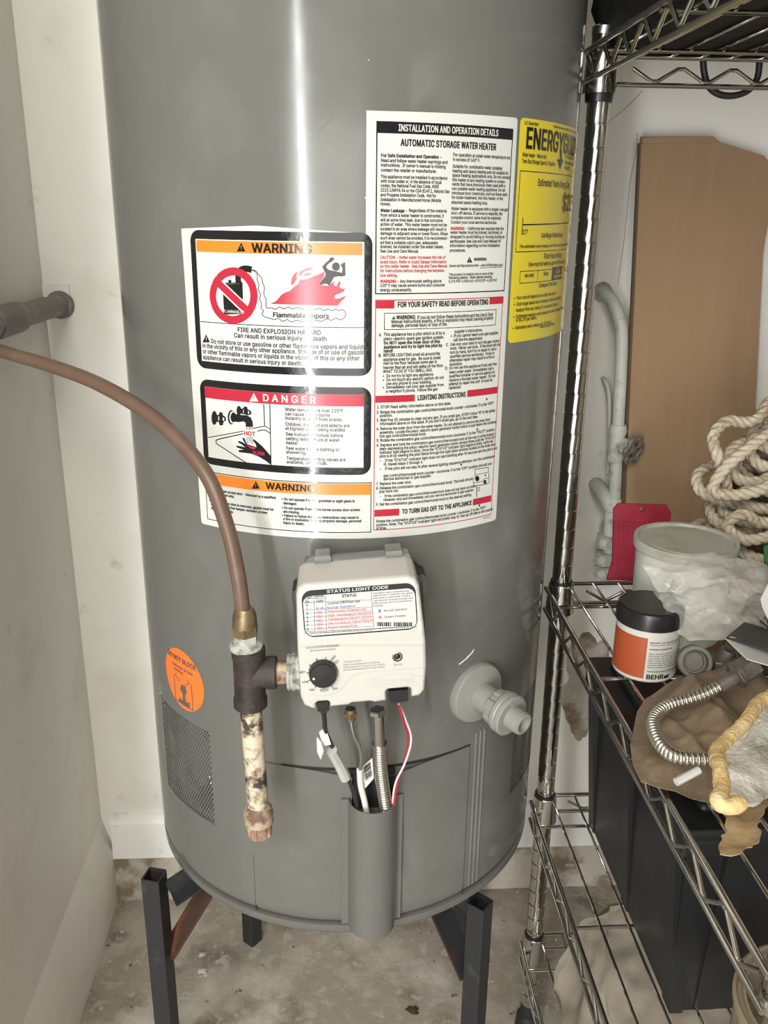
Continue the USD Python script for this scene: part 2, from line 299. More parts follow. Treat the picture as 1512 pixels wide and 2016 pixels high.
LABEL_TEXT = [
 ('i', 'k', 1, 7.6, -88.9, -32.7, [318.3], ['WARNING']),
 ('i', 'k', 1, 4.0, -70.4, -18.4, [262.2], ['Flammable Vapors']),
 ('i', 'w', 0, 2.6, -119.8, -98.9, [264.0], ['FLAMMABLES']),
 ('i', 'k', 0, 4.0, -106.1, -28.3, [247.2], ['FIRE AND EXPLOSION HAZARD']),
 ('i', 'k', 0, 4.0, -110.1, -24.1, [241.8], ['Can result in serious injury or death']),
 ('i', 'k', 0, 3.9, -136.1, 9.4, [234.8], ['Do not store or use gasoline or other flammable vapors and liquids']),
 ('i', 'k', 0, 3.9, -146.6, 11.1, [229.8, 224.4, 219.0], ['in the vicinity of this or any other appliance. Storage of or use of gasoline', 'or other flammable vapors or liquids in the vicinity of this or any other', 'appliance can result in serious injury or death.']),
 ('i', 'w', 1, 6.6, -83.1, -31.4, [183.9], ['D A N G E R']),
 ('i', 'k', 0, 3.1, -60.9, -7.8, [175.8, 171.5, 167.4], ['Water temperature over 125°F', 'can cause severe burns', 'instantly or death from scalds.']),
 ('i', 'k', 0, 3.1, -61.0, -2.2, [161.6, 157.5], ['Children, disabled and elderly are', 'at highest risk of being scalded.']),
 ('i', 'k', 0, 3.1, -60.8, -8.2, [152.0, 147.6, 143.5], ['See instruction manual before', 'setting temperature at water', 'heater.']),
 ('i', 'k', 0, 3.1, -60.8, -11.6, [138.2, 134.4], ['Feel water before bathing or', 'showering.']),
 ('i', 'k', 0, 3.1, -60.7, -5.9, [128.4, 124.7], ['Temperature limiting valves are', 'available, see manual.']),
 ('i', 'r', 1, 4.2, -103.9, -91.6, [149.0], ['HOT']),
 ('i', 'r', 1, 3.8, -95.1, -82.7, [130.5], ['BURN']),
 ('i', 'k', 1, 6.4, -82.8, -34.0, [97.3], ['WARNING']),
 ('i', 'k', 1, 2.5, -148.4, -72.5, [87.7, 83.8], ['• Sealed burner access door - Removal by a qualified', '   service person only.']),
 ('i', 'k', 1, 2.5, -149.2, -75.2, [75.4, 71.5, 67.4], ['• If burner access door is removed, gasket must be', '   replaced and all four tamper resistant screws', '   tightened securely.']),
 ('i', 'k', 1, 2.5, -66.6, 4.9, [87.2, 83.0], ['• Do not operate if rubber grommet or sight glass is', '  damaged.']),
 ('i', 'k', 1, 2.5, -66.8, 10.2, [78.2, 74.3], ['• Do not operate if any of the burner access door screws', '  are missing.']),
 ('i', 'k', 1, 2.5, -67.1, 11.5, [70.3, 66.7, 62.7], ['• Failure to follow the above instructions may result in', '  a fire or explosion, causing property damage, personal', '  injury or death.']),
 ('i', 'w', 1, 5.2, 41.9, 140.9, [419.4], ['INSTALLATION AND OPERATION DETAILS']),
 ('i', 'k', 1, 5.2, 44.1, 138.9, [407.8], ['AUTOMATIC STORAGE WATER HEATER']),
 ('i', 'k', 1, 2.6, 27.0, 82.3, [398.5], ['For Safe Installation and Operation -']),
 ('i', 'k', 0, 2.6, 27.1, 85.8, [394.5, 390.8, 386.8], ['Read and follow water heater warnings and', "instructions.  If owner's manual is missing", 'contact the retailer or manufacturer.']),
 ('i', 'k', 0, 2.6, 27.0, 88.8, [381.5, 377.9, 374.3, 370.5, 366.7, 362.8, 359.2], ['This appliance must be installed in accordance', 'with local codes or, in the absence of local', 'codes, the National Fuel Gas Code, ANSI', 'Z223.1/NFPA 54 or the CSA B149.1, Natural Gas', 'and Propane Installation Code.  Not for', 'Installation in Manufactured Home (Mobile', 'Home).']),
 ('i', 'k', 1, 2.6, 27.1, 51.4, [353.8], ['Water Leakage -']),
 ('i', 'k', 0, 2.6, 52.6, 87.5, [354.1], ['Regardless of the material']),
 ('i', 'k', 0, 2.6, 27.2, 89.1, [349.9, 346.0, 342.3, 338.5, 334.7, 330.9, 327.0, 323.5, 319.7], ['from which a water heater is constructed, it', 'will at some time leak, due to the corrosive', 'action of water. This water heater must not be', 'located in an area where leakage will result in', 'damage to adjacent area or lower floors. When', 'such area cannot be avoided, it is recommend-', 'ed that a suitable catch pan, adequately', 'drained, be installed under the water heater.', 'See Use and Care Manual.']),
 ('i', 'r', 0, 2.6, 27.3, 88.9, [314.4, 310.5, 306.8, 302.9, 298.9], ['CAUTION - Hotter water increases the risk of', 'scald injury. Refer to Scald Danger information', 'on this water heater.  See Use and Care Manual', 'for instructions before changing the tempera-', 'ture setting.']),
 ('i', 'r', 1, 2.6, 27.5, 42.2, [293.7], ['WARNING']),
 ('i', 'k', 0, 2.6, 43.0, 84.2, [293.7], ['- Any thermostat setting above']),
 ('i', 'k', 0, 2.6, 27.5, 87.0, [290.1, 286.2], ['125° F may cause severe burns and consume', 'energy unnecessarily.']),
 ('i', 'k', 0, 2.6, 93.1, 154.6, [401.0, 397.2], ['For operation at outlet water temperature not', 'in excess of 160° F.']),
 ('i', 'k', 0, 2.6, 93.1, 155.9, [391.6, 387.8, 384.2, 380.4, 376.8, 373.1, 369.4, 365.7, 361.6], ['Suitable for combination water (potable)', 'heating and space heating and not suitable for', 'space heating applications only. Do not connect', 'this heater to any heating system or compo-', 'nents that have previously been used with a', 'non potable water heating appliance. Do not', 'introduce toxic chemicals, such as those used', 'for boiler treatment, into this heater, or the', 'attached space heating loop.']),
 ('i', 'k', 0, 2.6, 93.1, 155.7, [356.3, 352.5, 348.7, 344.7], ['Water heater is equipped with a single-use gas', 'shut-off device. If service is required, the', 'complete control valve must be replaced.', 'Contact your local service technician.']),
 ('i', 'r', 1, 2.6, 93.1, 107.7, [339.3], ['WARNING']),
 ('i', 'k', 0, 2.6, 108.5, 151.9, [339.4], ['- California law requires that the']),
 ('i', 'k', 0, 2.6, 93.0, 153.1, [336.0, 332.2, 328.3, 324.5, 320.4], ['water heater must be braced, anchored, or', 'strapped to avoid falling or moving during an', 'earthquake. See Use and Care Manual for', 'information regarding correct installation', 'procedures.']),
 ('i', 'k', 1, 2.4, 119.4, 134.3, [312.4], ['WARNING:']),
 ('i', 'k', 1, 2.2, 92.9, 155.2, [307.1], ['Cancer and Reproductive Harm - www.P65Warnings.ca.gov']),
 ('i', 'k', 0, 2.2, 92.9, 146.2, [299.4, 296.5, 293.3], ['This product is made to one or more of the', 'following patents.  Other patents pending:', '5,119,993-5,550,463-4,093,529-4,165,963']),
 ('i', 'k', 1, 4.6, 43.7, 138.7, [272.2], ['FOR YOUR SAFETY READ BEFORE OPERATING']),
 ('i', 'k', 1, 3.4, 42.8, 61.1, [261.4], ['WARNING:']),
 ('i', 'k', 0, 2.9, 62.5, 142.4, [261.3], ['If you do not follow these instructions and the Use & Care']),
 ('i', 'k', 0, 2.9, 38.2, 142.0, [257.9, 254.4], ['Manual instructions exactly, a fire or explosion may result causing property', 'damage, personal injury or loss of life.']),
 ('i', 'k', 0, 2.8, 26.9, 29.5, [246.2], ['A.']),
 ('i', 'k', 0, 2.8, 31.2, 88.6, [246.5, 242.6], ['This appliance has a pilot which is lit by a', 'piezo-electric spark gas ignition system.']),
 ('i', 'k', 1, 2.8, 31.3, 88.6, [238.8, 235.1, 231.5], ['Do NOT open the inner door of this', 'appliance and try to light the pilot by', 'hand!']),
 ('i', 'k', 0, 2.8, 26.7, 29.5, [227.4], ['B.']),
 ('i', 'k', 0, 2.8, 31.1, 88.5, [227.6, 223.7, 220.2, 216.2, 212.5], ['BEFORE LIGHTING smell all around the', 'appliance area for gas.  Be sure to smell', 'next to the floor because some gas is', 'heavier than air and will settle on the floor.', 'WHAT TO DO IF YOU SMELL GAS.']),
 ('i', 'k', 0, 2.7, 30.8, 89.5, [208.5, 204.8, 201.3, 197.8, 194.1], ['•  Do not try to light any appliance.', '•  Do not touch any electric switch; do not', '    use any phone in your building.', '•  Immediately call your gas supplier from', "    a neighbor's phone.  Follow the gas"]),
 ('i', 'k', 0, 2.7, 97.1, 152.4, [247.3, 243.4, 239.5], ["     supplier's instructions.", '•  If you cannot reach your gas supplier,', '    call the fire department.']),
 ('i', 'k', 0, 2.7, 92.4, 95.5, [235.4], ['C.']),
 ('i', 'k', 0, 2.7, 97.1, 155.1, [235.5, 231.8, 228.0, 224.2, 220.5, 216.8], ['Use only your hand to turn the gas control', 'knob.  Never use tools.  If the knob will not', "turn by hand, don't try to repair it, call a", 'qualified service technician.  Force or', 'attempted repair may result in a fire or', 'explosion.']),
 ('i', 'k', 0, 2.7, 92.4, 95.6, [213.3], ['D.']),
 ('i', 'k', 0, 2.7, 97.1, 152.0, [213.3, 209.3, 205.5, 201.7, 197.9, 194.3], ['Do not use this appliance if any part has', 'been under water. Immediately call a', 'qualified installer or service agency to', 'replace a flooded water heater.  Do not', 'attempt to repair the unit!  It must be', 'replaced!']),
 ('i', 'k', 1, 4.6, 64.8, 116.6, [185.7], ['LIGHTING INSTRUCTIONS']),
 ('i', 'k', 0, 2.7, 25.6, 97.5, [179.2], ['1. STOP! Read safety information above on this label.']),
 ('i', 'k', 0, 2.7, 25.3, 148.1, [174.3, 171.0], ['2. Rotate the combination gas control/thermostat knob counter-clockwise ↺ to the "OFF"', '    position.']),
 ('i', 'k', 0, 2.7, 25.3, 150.7, [166.7, 163.1], ['3. Wait five (5) minutes to clear out any gas. If you smell gas, STOP! Follow "B" in the safety', "    information above on this label. If you don't smell gas, go to the next step."]),
 ('i', 'k', 0, 2.7, 25.4, 154.1, [158.4, 154.8, 151.2], ['4. Remove the outer door from the water heater. Do not attempt to remove the inner door', '    assembly. Locate the piezo-electric spark generator button which is just below the combina-', '    tion gas control/thermostat knob.']),
 ('i', 'k', 0, 2.7, 25.5, 151.8, [147.1], ['5. Rotate the combination gas control/thermostat knob clockwise ↻ to the "PILOT" position.']),
 ('i', 'k', 0, 2.7, 25.5, 153.9, [142.5, 138.8, 135.2, 131.5], ['6. Depress and hold the combination gas control/thermostat knob all the way in while immedi-', '    ately depressing the piezo-electric spark generator button several times until the "STATUS"', '    indicator light begins to blink. Once the "STATUS" indicator light begins to blink, verify the', '    pilot is lit by viewing the pilot flame through the sight glass window located on the inner door.']),
 ('i', 'k', 0, 2.7, 28.7, 156.2, [127.1, 123.4, 118.9], ['-    If the "STATUS" indicator light does not start blinking after 90 seconds and the pilot is not', '     lit, repeat steps 2 through 6.', '-    If the pilot will not stay lit after several lighting sequence attempts, turn the combination']),
 ('i', 'k', 0, 2.7, 32.7, 150.4, [112.0, 108.6], ['gas control/thermostat knob counter-clockwise ↺ to the "OFF" position and call your', 'service technician or gas supplier.']),
 ('i', 'k', 0, 2.7, 25.5, 59.9, [104.0], ['7. Replace the outer door.']),
 ('i', 'k', 0, 2.7, 25.6, 126.1, [99.6, 96.2], ['8. Release the combination gas control/thermostat knob. The knob should', '    pop back out.']),
 ('i', 'k', 0, 2.6, 29.1, 130.2, [91.3, 87.6], ['-    If the combination gas control/thermostat knob does not pop back out when', '     released, stop and immediately call your service technician or gas supplier.']),
 ('i', 'k', 0, 2.7, 25.5, 125.6, [83.0], ['9. Set the combination gas control/thermostat knob to the desired setting.']),
 ('i', 'k', 1, 4.6, 51.6, 130.0, [73.2], ['TO TURN GAS OFF TO THE APPLIANCE']),
 ('i', 'k', 0, 2.7, 25.9, 154.4, [65.7, 61.9, 58.3], ['Rotate the combination gas control/thermostat knob counter-clockwise ↺ to the "OFF"', 'position. Note: The "STATUS" indicator light will briefly stay lit, then go off after a short period', 'of time.']),
 ('i', 'k', 0, 1.5, 146.3, 156.7, [54.6], ['AP21788-D']),
 ('e', 'k', 0, 3.0, 173.8, 194.8, [431.6], ['U.S. Government']),
 ('e', 'k', 0, 2.2, 223.4, 315.0, [432.6], ['Federal law prohibits removal of this label before']),
 ('e', 'k', 1, 17.5, 176.7, 309.5, [411.7], ['ENERGYGUIDE']),
 ('e', 'k', 0, 3.4, 173.7, 231.1, [404.3, 398.8], ['Water Heater - Natural Gas', 'Tank Size (Storage Capacity): 38 gallons']),
 ('e', 'k', 0, 3.0, 259.0, 308.6, [407.5, 402.0, 397.0], ['Product Line', 'Model XG38T', 'GERC']),
 ('e', 'k', 0, 6.0, 200.8, 281.4, [379.7], ['Estimated Yearly Energy Cost']),
 ('e', 'k', 0, 15.5, 260.0, 318.5, [358.1], ['$208']),
 ('e', 'k', 0, 4.2, 179.1, 188.7, [335.5], ['$177']),
 ('e', 'k', 0, 4.2, 305.9, 330.6, [336.9], ['$255']),
 ('e', 'k', 0, 4.4, 213.6, 267.5, [332.2], ['Cost Range of Similar Models']),
 ('e', 'k', 0, 2.8, 177.1, 312.3, [323.0], ['The estimated yearly energy cost of this model was not available at the time']),
 ('e', 'k', 0, 5.0, 221.9, 269.9, [311.9], ['First Hour Rating']),
 ('e', 'k', 0, 4.0, 193.2, 288.7, [305.4], ['(How much hot water you get in the first hour of use)']),
 ('e', 'k', 0, 3.6, 187.9, 203.7, [295.4], ['very small']),
 ('e', 'k', 0, 3.6, 223.9, 234.7, [295.7], ['low']),
 ('e', 'y', 0, 3.0, 252.7, 270.4, [296.8], ['63 gal']),
 ('e', 'y', 0, 3.0, 249.2, 274.7, [292.3], ['medium']),
 ('e', 'k', 0, 3.6, 292.4, 332.8, [296.3], ['high']),
 ('e', 'k', 0, 3.8, 215.6, 260.6, [284.5], ['Compare First Hour']),
 ('e', 'k', 0, 3.2, 173.4, 258.9, [274.9], ['•  Your cost will depend on your utility rates and use.']),
 ('e', 'k', 0, 3.2, 173.5, 280.0, [268.9, 263.0], ['•  Cost range based only on models of similar capacity with a', '    medium first hour rating (51 or less than 75 gallons).']),
 ('e', 'k', 0, 3.2, 173.9, 309.1, [257.0, 253.3], ['•  Estimated energy cost is based on a national average natural gas cost', '    of $1.09 per therm.']),
 ('e', 'k', 0, 3.2, 174.0, 249.9, [246.0], ['•  Estimated yearly energy use: 191 therms']),
 ('e', 'k', 0, 3.0, 224.1, 263.8, [243.3], ['www.ftc.gov/energy']),
]
LABEL_SHAPES = [
 ('i', 'k', 1, 'rframe', 10, 0, [(-155.1, 336.5), (20.3, 336.0), (20.4, 210.1), (-153.9, 210.0)]),
 ('i', 'W', 2, 'box', 0, 0, [(-148.9, 328.6), (13.0, 328.5), (13.5, 217.0), (-147.8, 216.8)]),
 ('i', 'o', 3, 'box', 0, 0, [(-147.1, 327.6), (11.5, 327.4), (11.6, 316.9), (-147.5, 317.7)]),
 ('i', 'k', 4, 'fill', 0, 0, [(-103.3, 318.6), (-98.6, 326.4), (-94.8, 318.8)]),
 ('i', 'o', 5, 'fill', 0, 0, [(-99.2, 323.8), (-98.3, 323.8), (-98.7, 321.0), (-99.1, 321.0)]),
 ('i', 'o', 5, 'fill', 0, 0, [(-99.2, 320.4), (-98.5, 320.4), (-98.6, 319.8), (-99.3, 319.8)]),
 ('i', 'k', 3, 'fill', 0, 0, [(-146.2, 234.6), (-141.4, 242.5), (-137.5, 235.3)]),
 ('i', 'W', 4, 'fill', 0, 0, [(-142.0, 239.9), (-141.0, 240.0), (-141.4, 237.2), (-141.9, 237.2)]),
 ('i', 'W', 4, 'fill', 0, 0, [(-142.1, 236.6), (-141.4, 236.6), (-141.4, 236.0), (-142.2, 236.0)]),
 ('i', 'w', 4, 'fill', 0, 0, [(-96.6, 182.3), (-91.5, 191.0), (-87.1, 183.0)]),
 ('i', 'r', 5, 'fill', 0, 0, [(-92.0, 188.1), (-91.1, 188.2), (-91.5, 185.2), (-91.9, 185.1)]),
 ('i', 'r', 5, 'fill', 0, 0, [(-92.1, 184.5), (-91.4, 184.5), (-91.4, 183.8), (-92.1, 183.8)]),
 ('i', 'k', 4, 'fill', 0, 0, [(-97.4, 95.8), (-92.8, 104.1), (-88.9, 96.7)]),
 ('i', 'o', 5, 'fill', 0, 0, [(-93.3, 101.4), (-92.5, 101.5), (-92.8, 98.6), (-93.2, 98.6)]),
 ('i', 'o', 5, 'fill', 0, 0, [(-93.4, 97.9), (-92.8, 98.0), (-92.8, 97.4), (-93.4, 97.3)]),
 ('i', 'k', 3, 'fill', 0, 0, [(111.9, 310.9), (114.6, 315.8), (117.8, 310.8)]),
 ('i', 'W', 4, 'fill', 0, 0, [(114.3, 314.1), (115.0, 314.1), (114.9, 312.3), (114.6, 312.3)]),
 ('i', 'W', 4, 'fill', 0, 0, [(114.5, 311.9), (115.0, 311.9), (115.0, 311.5), (114.6, 311.5)]),
 ('i', 'k', 3, 'fill', 0, 0, [(39.0, 261.4), (40.5, 264.5), (42.2, 261.4)]),
 ('i', 'W', 4, 'fill', 0, 0, [(40.4, 263.4), (40.7, 263.4), (40.7, 262.3), (40.5, 262.3)]),
 ('i', 'W', 4, 'fill', 0, 0, [(40.5, 262.1), (40.7, 262.1), (40.7, 261.8), (40.5, 261.8)]),
 ('i', 'k', 3, 'line', 0.6, 0, [(-148.0, 254.0), (13.5, 254.1)]),
 ('i', 'r', 5, 'ring', 7.0, 0, [(-87.9, 280.4), (-88.2, 277.6), (-88.8, 274.8), (-89.8, 272.1), (-91.1, 269.5), (-92.7, 267.1), (-94.5, 264.8), (-96.7, 262.9), (-99.0, 261.2), (-101.6, 259.8), (-104.2, 258.7), (-107.0, 258.0), (-109.9, 257.7), (-112.7, 257.7), (-115.5, 258.1), (-118.3, 258.9), (-120.8, 260.1), (-123.2, 261.5), (-125.3, 263.3), (-127.2, 265.4), (-128.7, 267.7), (-129.9, 270.3), (-130.7, 273.0), (-131.2, 275.8), (-131.2, 278.6), (-130.8, 281.5), (-130.0, 284.3), (-128.9, 287.1), (-127.4, 289.7), (-125.6, 292.1), (-123.5, 294.3), (-121.2, 296.3), (-118.7, 297.9), (-116.1, 299.3), (-113.3, 300.2), (-110.5, 300.9), (-107.7, 301.2), (-105.0, 301.1), (-102.3, 300.6), (-99.8, 299.8), (-97.4, 298.6), (-95.2, 297.1), (-93.3, 295.4), (-91.6, 293.3), (-90.2, 291.1), (-89.1, 288.6), (-88.4, 286.0), (-88.0, 283.2)]),
 ('i', 'k', 4, 'fill', 0, 0, [(-119.9, 290.6), (-98.9, 291.6), (-99.3, 263.7), (-119.5, 262.2)]),
 ('i', 'W', 4, 'line', 0.5, 0, [(-120.5, 289.6), (-98.9, 290.6)]),
 ('i', 'k', 4, 'fill', 0, 0, [(-113.3, 293.4), (-110.3, 293.5), (-110.5, 291.0), (-113.4, 290.9)]),
 ('i', 'k', 4, 'fill', 0, 0, [(-106.0, 292.1), (-99.6, 292.4), (-99.6, 291.4), (-106.0, 291.1)]),
 ('i', 'k', 4, 'curve', 5.6, 1, [(-103.1, 292.2), (-103.1, 296.7), (-101.8, 300.8), (-98.4, 303.3), (-93.7, 303.8), (-89.3, 303.1)]),
 ('i', 'W', 5, 'line', 9.6, 0, [(-128.0, 293.3), (-92.8, 265.0)]),
 ('i', 'r', 6, 'line', 6.6, 0, [(-126.5, 292.1), (-93.9, 266.0)]),
 ('i', 'k', 4, 'curve', 0.55, 1, [(-89.3, 302.8), (-86.1, 301.7), (-83.8, 298.3), (-84.3, 294.6), (-82.8, 290.9), (-83.3, 285.9), (-81.5, 281.6), (-82.5, 277.2), (-80.7, 273.5), (-81.4, 269.5), (-79.1, 267.3), (-80.5, 264.1), (-77.3, 261.7), (-71.8, 260.6), (-68.9, 259.8), (-64.8, 260.9), (-61.1, 258.5), (-56.8, 260.1), (-52.5, 258.1), (-47.8, 259.9), (-43.3, 258.6), (-38.7, 260.1), (-34.2, 258.5), (-29.7, 260.3), (-25.2, 259.3), (-20.7, 261.6), (-16.2, 260.5), (-11.7, 262.4), (-7.9, 260.8), (-4.7, 263.0), (-3.4, 266.5), (-6.0, 270.2), (-9.2, 269.0), (-12.3, 270.7), (-15.5, 268.9), (-19.4, 270.3), (-23.2, 268.8), (-27.0, 271.0), (-32.1, 269.4), (-37.3, 271.3), (-42.5, 269.7), (-46.3, 271.1), (-51.6, 269.9), (-55.5, 271.3), (-59.5, 269.7), (-63.4, 271.1), (-67.5, 269.2), (-71.5, 270.3), (-75.3, 269.7), (-76.6, 272.4), (-76.2, 277.4), (-78.2, 282.4), (-77.5, 287.4), (-79.0, 292.3), (-80.2, 296.6), (-83.0, 299.5), (-85.4, 302.2), (-88.8, 303.1)]),
 ('i', 'r', 4, 'fill', 0, 0, [(-72.1, 273.8), (-66.6, 276.2), (-61.2, 282.2), (-57.8, 284.2), (-53.9, 285.3), (-49.6, 289.3), (-45.9, 291.6), (-43.9, 295.8), (-41.3, 295.6), (-36.9, 296.7), (-31.7, 298.8), (-26.0, 300.8), (-21.9, 303.0), (-22.7, 298.4), (-25.5, 294.7), (-25.2, 291.3), (-19.2, 290.5), (-13.4, 294.8), (-12.8, 296.1), (-14.1, 291.8), (-11.6, 290.0), (-9.7, 293.7), (-8.4, 295.5), (-7.8, 292.5), (-9.3, 290.0), (-6.5, 288.2), (-3.8, 288.6), (-5.3, 285.7), (-9.1, 284.1), (-12.9, 282.6), (-13.6, 279.5), (-9.7, 279.5), (-6.6, 280.8), (-3.4, 282.3), (-4.7, 279.6), (-7.9, 277.1), (-10.4, 273.5)]),
 ('i', 'r', 4, 'fill', 0, 0, [(-52.4, 291.7), (-51.6, 296.6), (-49.4, 300.4), (-45.7, 303.1), (-47.3, 299.2), (-47.1, 296.1), (-50.1, 291.8), (-51.8, 290.9)]),
 ('i', 'r', 4, 'fill', 0, 0, [(-45.8, 299.2), (-43.1, 302.9), (-38.6, 305.4), (-32.7, 306.5), (-34.8, 304.0), (-40.6, 302.7), (-43.8, 299.2)]),
 ('i', 'r', 4, 'fill', 0, 0, [(-42.0, 298.1), (-38.7, 301.2), (-33.6, 301.9), (-35.6, 299.8)]),
 ('i', 'k', 5, 'fill', 0, 0, [(-8.4, 307.4), (-8.6, 306.0), (-9.4, 304.8), (-10.5, 304.0), (-11.9, 303.7), (-13.3, 304.0), (-14.4, 304.8), (-15.1, 305.9), (-15.4, 307.3), (-15.1, 308.7), (-14.3, 309.9), (-13.2, 310.7), (-11.8, 311.0), (-10.5, 310.7), (-9.4, 310.0), (-8.6, 308.8)]),
 ('i', 'k', 5, 'fill', 0, 0, [(-24.1, 307.1), (-20.9, 310.5), (-17.7, 313.0), (-16.5, 311.4), (-19.6, 308.7), (-20.6, 306.7), (-18.4, 304.5), (-15.3, 303.9), (-10.9, 303.1), (-6.5, 302.0), (-5.9, 306.5), (-3.7, 306.5), (-3.5, 299.8), (-6.5, 298.9), (-10.5, 299.1), (-14.1, 297.9), (-15.6, 294.8), (-17.9, 290.9), (-20.2, 292.5), (-22.7, 292.5), (-25.5, 291.2), (-26.1, 292.8), (-24.2, 295.9), (-21.6, 298.4), (-21.0, 301.4), (-22.8, 304.4)]),
 ('i', 'k', 5, 'fill', 0, 0, [(-18.0, 312.0), (-17.4, 314.4), (-15.2, 315.3), (-13.2, 314.5), (-13.1, 313.3), (-14.6, 313.5), (-14.2, 312.2), (-16.5, 311.2)]),
 ('i', 'k', 5, 'fill', 0, 0, [(-6.5, 306.5), (-7.5, 309.2), (-6.5, 310.5), (-6.0, 308.9), (-5.2, 311.3), (-3.7, 310.7), (-3.7, 306.5)]),
 ('i', 'k', 1, 'rframe', 10, 0, [(-153.9, 199.6), (20.3, 199.1), (20.5, 114.7), (-151.7, 114.8)]),
 ('i', 'W', 2, 'box', 0, 0, [(-146.9, 192.8), (13.4, 192.2), (13.5, 122.2), (-146.2, 121.6)]),
 ('i', 'r', 3, 'box', 0, 0, [(-146.9, 192.8), (13.4, 192.0), (13.5, 181.4), (-147.0, 181.6)]),
 ('i', 'k', 3, 'line', 0.8, 0, [(-75.7, 181.5), (-76.3, 121.9)]),
 ('i', 'k', 3, 'line', 0.8, 0, [(-81.8, 181.1), (-81.6, 160.0)]),
 ('i', 'k', 3, 'line', 0.7, 0, [(-146.4, 141.7), (-104.5, 152.8)]),
 ('i', 'k', 3, 'curve', 0.7, 0, [(-94.0, 156.5), (-81.4, 159.7), (-76.2, 157.2)]),
 ('i', 'k', 3, 'curve', 0.9, 1, [(-102.4, 121.5), (-126.3, 132.9), (-134.5, 136.4), (-135.9, 139.2), (-132.6, 141.8), (-104.5, 150.3)]),
 ('i', 'k', 3, 'curve', 0.8, 1, [(-89.5, 154.1), (-82.1, 155.9), (-76.4, 153.2)]),
 ('i', 'k', 3, 'fill', 0, 0, [(-133.4, 162.9), (-133.6, 161.2), (-134.0, 159.5), (-134.6, 158.0), (-135.4, 156.8), (-136.3, 156.0), (-137.2, 155.7), (-138.1, 155.8), (-138.9, 156.4), (-139.5, 157.4), (-140.0, 158.8), (-140.2, 160.4), (-140.2, 162.2), (-140.0, 164.0), (-139.5, 165.7), (-138.9, 167.1), (-138.1, 168.3), (-137.3, 169.1), (-136.3, 169.4), (-135.5, 169.3), (-134.7, 168.7), (-134.1, 167.7), (-133.6, 166.3), (-133.4, 164.7)]),
 ('i', 'k', 3, 'fill', 0, 0, [(-135.0, 165.7), (-131.2, 166.1), (-130.0, 169.1), (-127.0, 169.0), (-126.3, 166.2), (-123.4, 165.0), (-123.0, 161.5), (-125.6, 160.4), (-127.2, 156.4), (-130.7, 156.0), (-131.6, 159.1), (-135.1, 159.0)]),
 ('i', 'W', 4, 'fill', 0, 0, [(-124.8, 162.7), (-124.9, 162.3), (-125.0, 161.8), (-125.2, 161.4), (-125.4, 161.1), (-125.7, 160.9), (-126.0, 160.9), (-126.2, 160.9), (-126.5, 161.0), (-126.7, 161.3), (-126.8, 161.6), (-126.9, 162.1), (-126.9, 162.5), (-126.8, 163.0), (-126.7, 163.4), (-126.5, 163.8), (-126.3, 164.1), (-126.0, 164.3), (-125.8, 164.4), (-125.5, 164.4), (-125.2, 164.2), (-125.1, 164.0), (-124.9, 163.6), (-124.8, 163.2)]),
 ('i', 'W', 4, 'fill', 0, 0, [(-130.8, 162.7), (-130.8, 162.1), (-130.9, 161.4), (-131.1, 160.9), (-131.2, 160.5), (-131.4, 160.2), (-131.6, 160.1), (-131.7, 160.2), (-131.8, 160.4), (-132.0, 160.8), (-132.0, 161.3), (-132.0, 161.9), (-132.0, 162.6), (-132.0, 163.3), (-131.9, 163.9), (-131.7, 164.4), (-131.6, 164.8), (-131.4, 165.1), (-131.2, 165.2), (-131.1, 165.1), (-131.0, 164.9), (-130.8, 164.5), (-130.8, 164.0), (-130.8, 163.4)]),
 ('i', 'k', 3, 'fill', 0, 0, [(-105.6, 172.7), (-105.7, 171.5), (-106.1, 170.3), (-106.5, 169.3), (-107.1, 168.5), (-107.7, 167.9), (-108.4, 167.7), (-109.0, 167.8), (-109.6, 168.2), (-110.1, 168.9), (-110.4, 169.9), (-110.6, 171.0), (-110.6, 172.2), (-110.5, 173.5), (-110.2, 174.6), (-109.8, 175.7), (-109.2, 176.4), (-108.5, 177.0), (-107.9, 177.2), (-107.3, 177.1), (-106.7, 176.7), (-106.2, 176.0), (-105.8, 175.0), (-105.7, 173.9)]),
 ('i', 'k', 3, 'fill', 0, 0, [(-106.2, 174.7), (-103.5, 175.0), (-102.0, 177.2), (-99.3, 176.9), (-98.7, 174.7), (-95.4, 173.5), (-94.8, 170.7), (-96.9, 169.3), (-99.6, 168.7), (-101.4, 169.6), (-103.7, 169.4), (-106.3, 170.1)]),
 ('i', 'W', 4, 'fill', 0, 0, [(-96.9, 171.8), (-97.0, 171.4), (-97.1, 171.0), (-97.2, 170.6), (-97.4, 170.4), (-97.6, 170.2), (-97.8, 170.1), (-98.0, 170.2), (-98.2, 170.3), (-98.4, 170.5), (-98.5, 170.9), (-98.5, 171.2), (-98.5, 171.7), (-98.5, 172.1), (-98.4, 172.5), (-98.3, 172.8), (-98.1, 173.1), (-97.9, 173.3), (-97.7, 173.3), (-97.5, 173.3), (-97.3, 173.2), (-97.1, 172.9), (-97.0, 172.6), (-96.9, 172.2)]),
 ('i', 'W', 4, 'fill', 0, 0, [(-102.8, 172.2), (-102.8, 171.7), (-102.9, 171.2), (-102.9, 170.8), (-103.0, 170.4), (-103.2, 170.2), (-103.3, 170.2), (-103.3, 170.2), (-103.4, 170.4), (-103.5, 170.7), (-103.6, 171.1), (-103.6, 171.6), (-103.6, 172.1), (-103.6, 172.6), (-103.5, 173.1), (-103.4, 173.5), (-103.3, 173.9), (-103.2, 174.1), (-103.1, 174.1), (-103.0, 174.1), (-102.9, 173.9), (-102.8, 173.6), (-102.8, 173.2), (-102.8, 172.7)]),
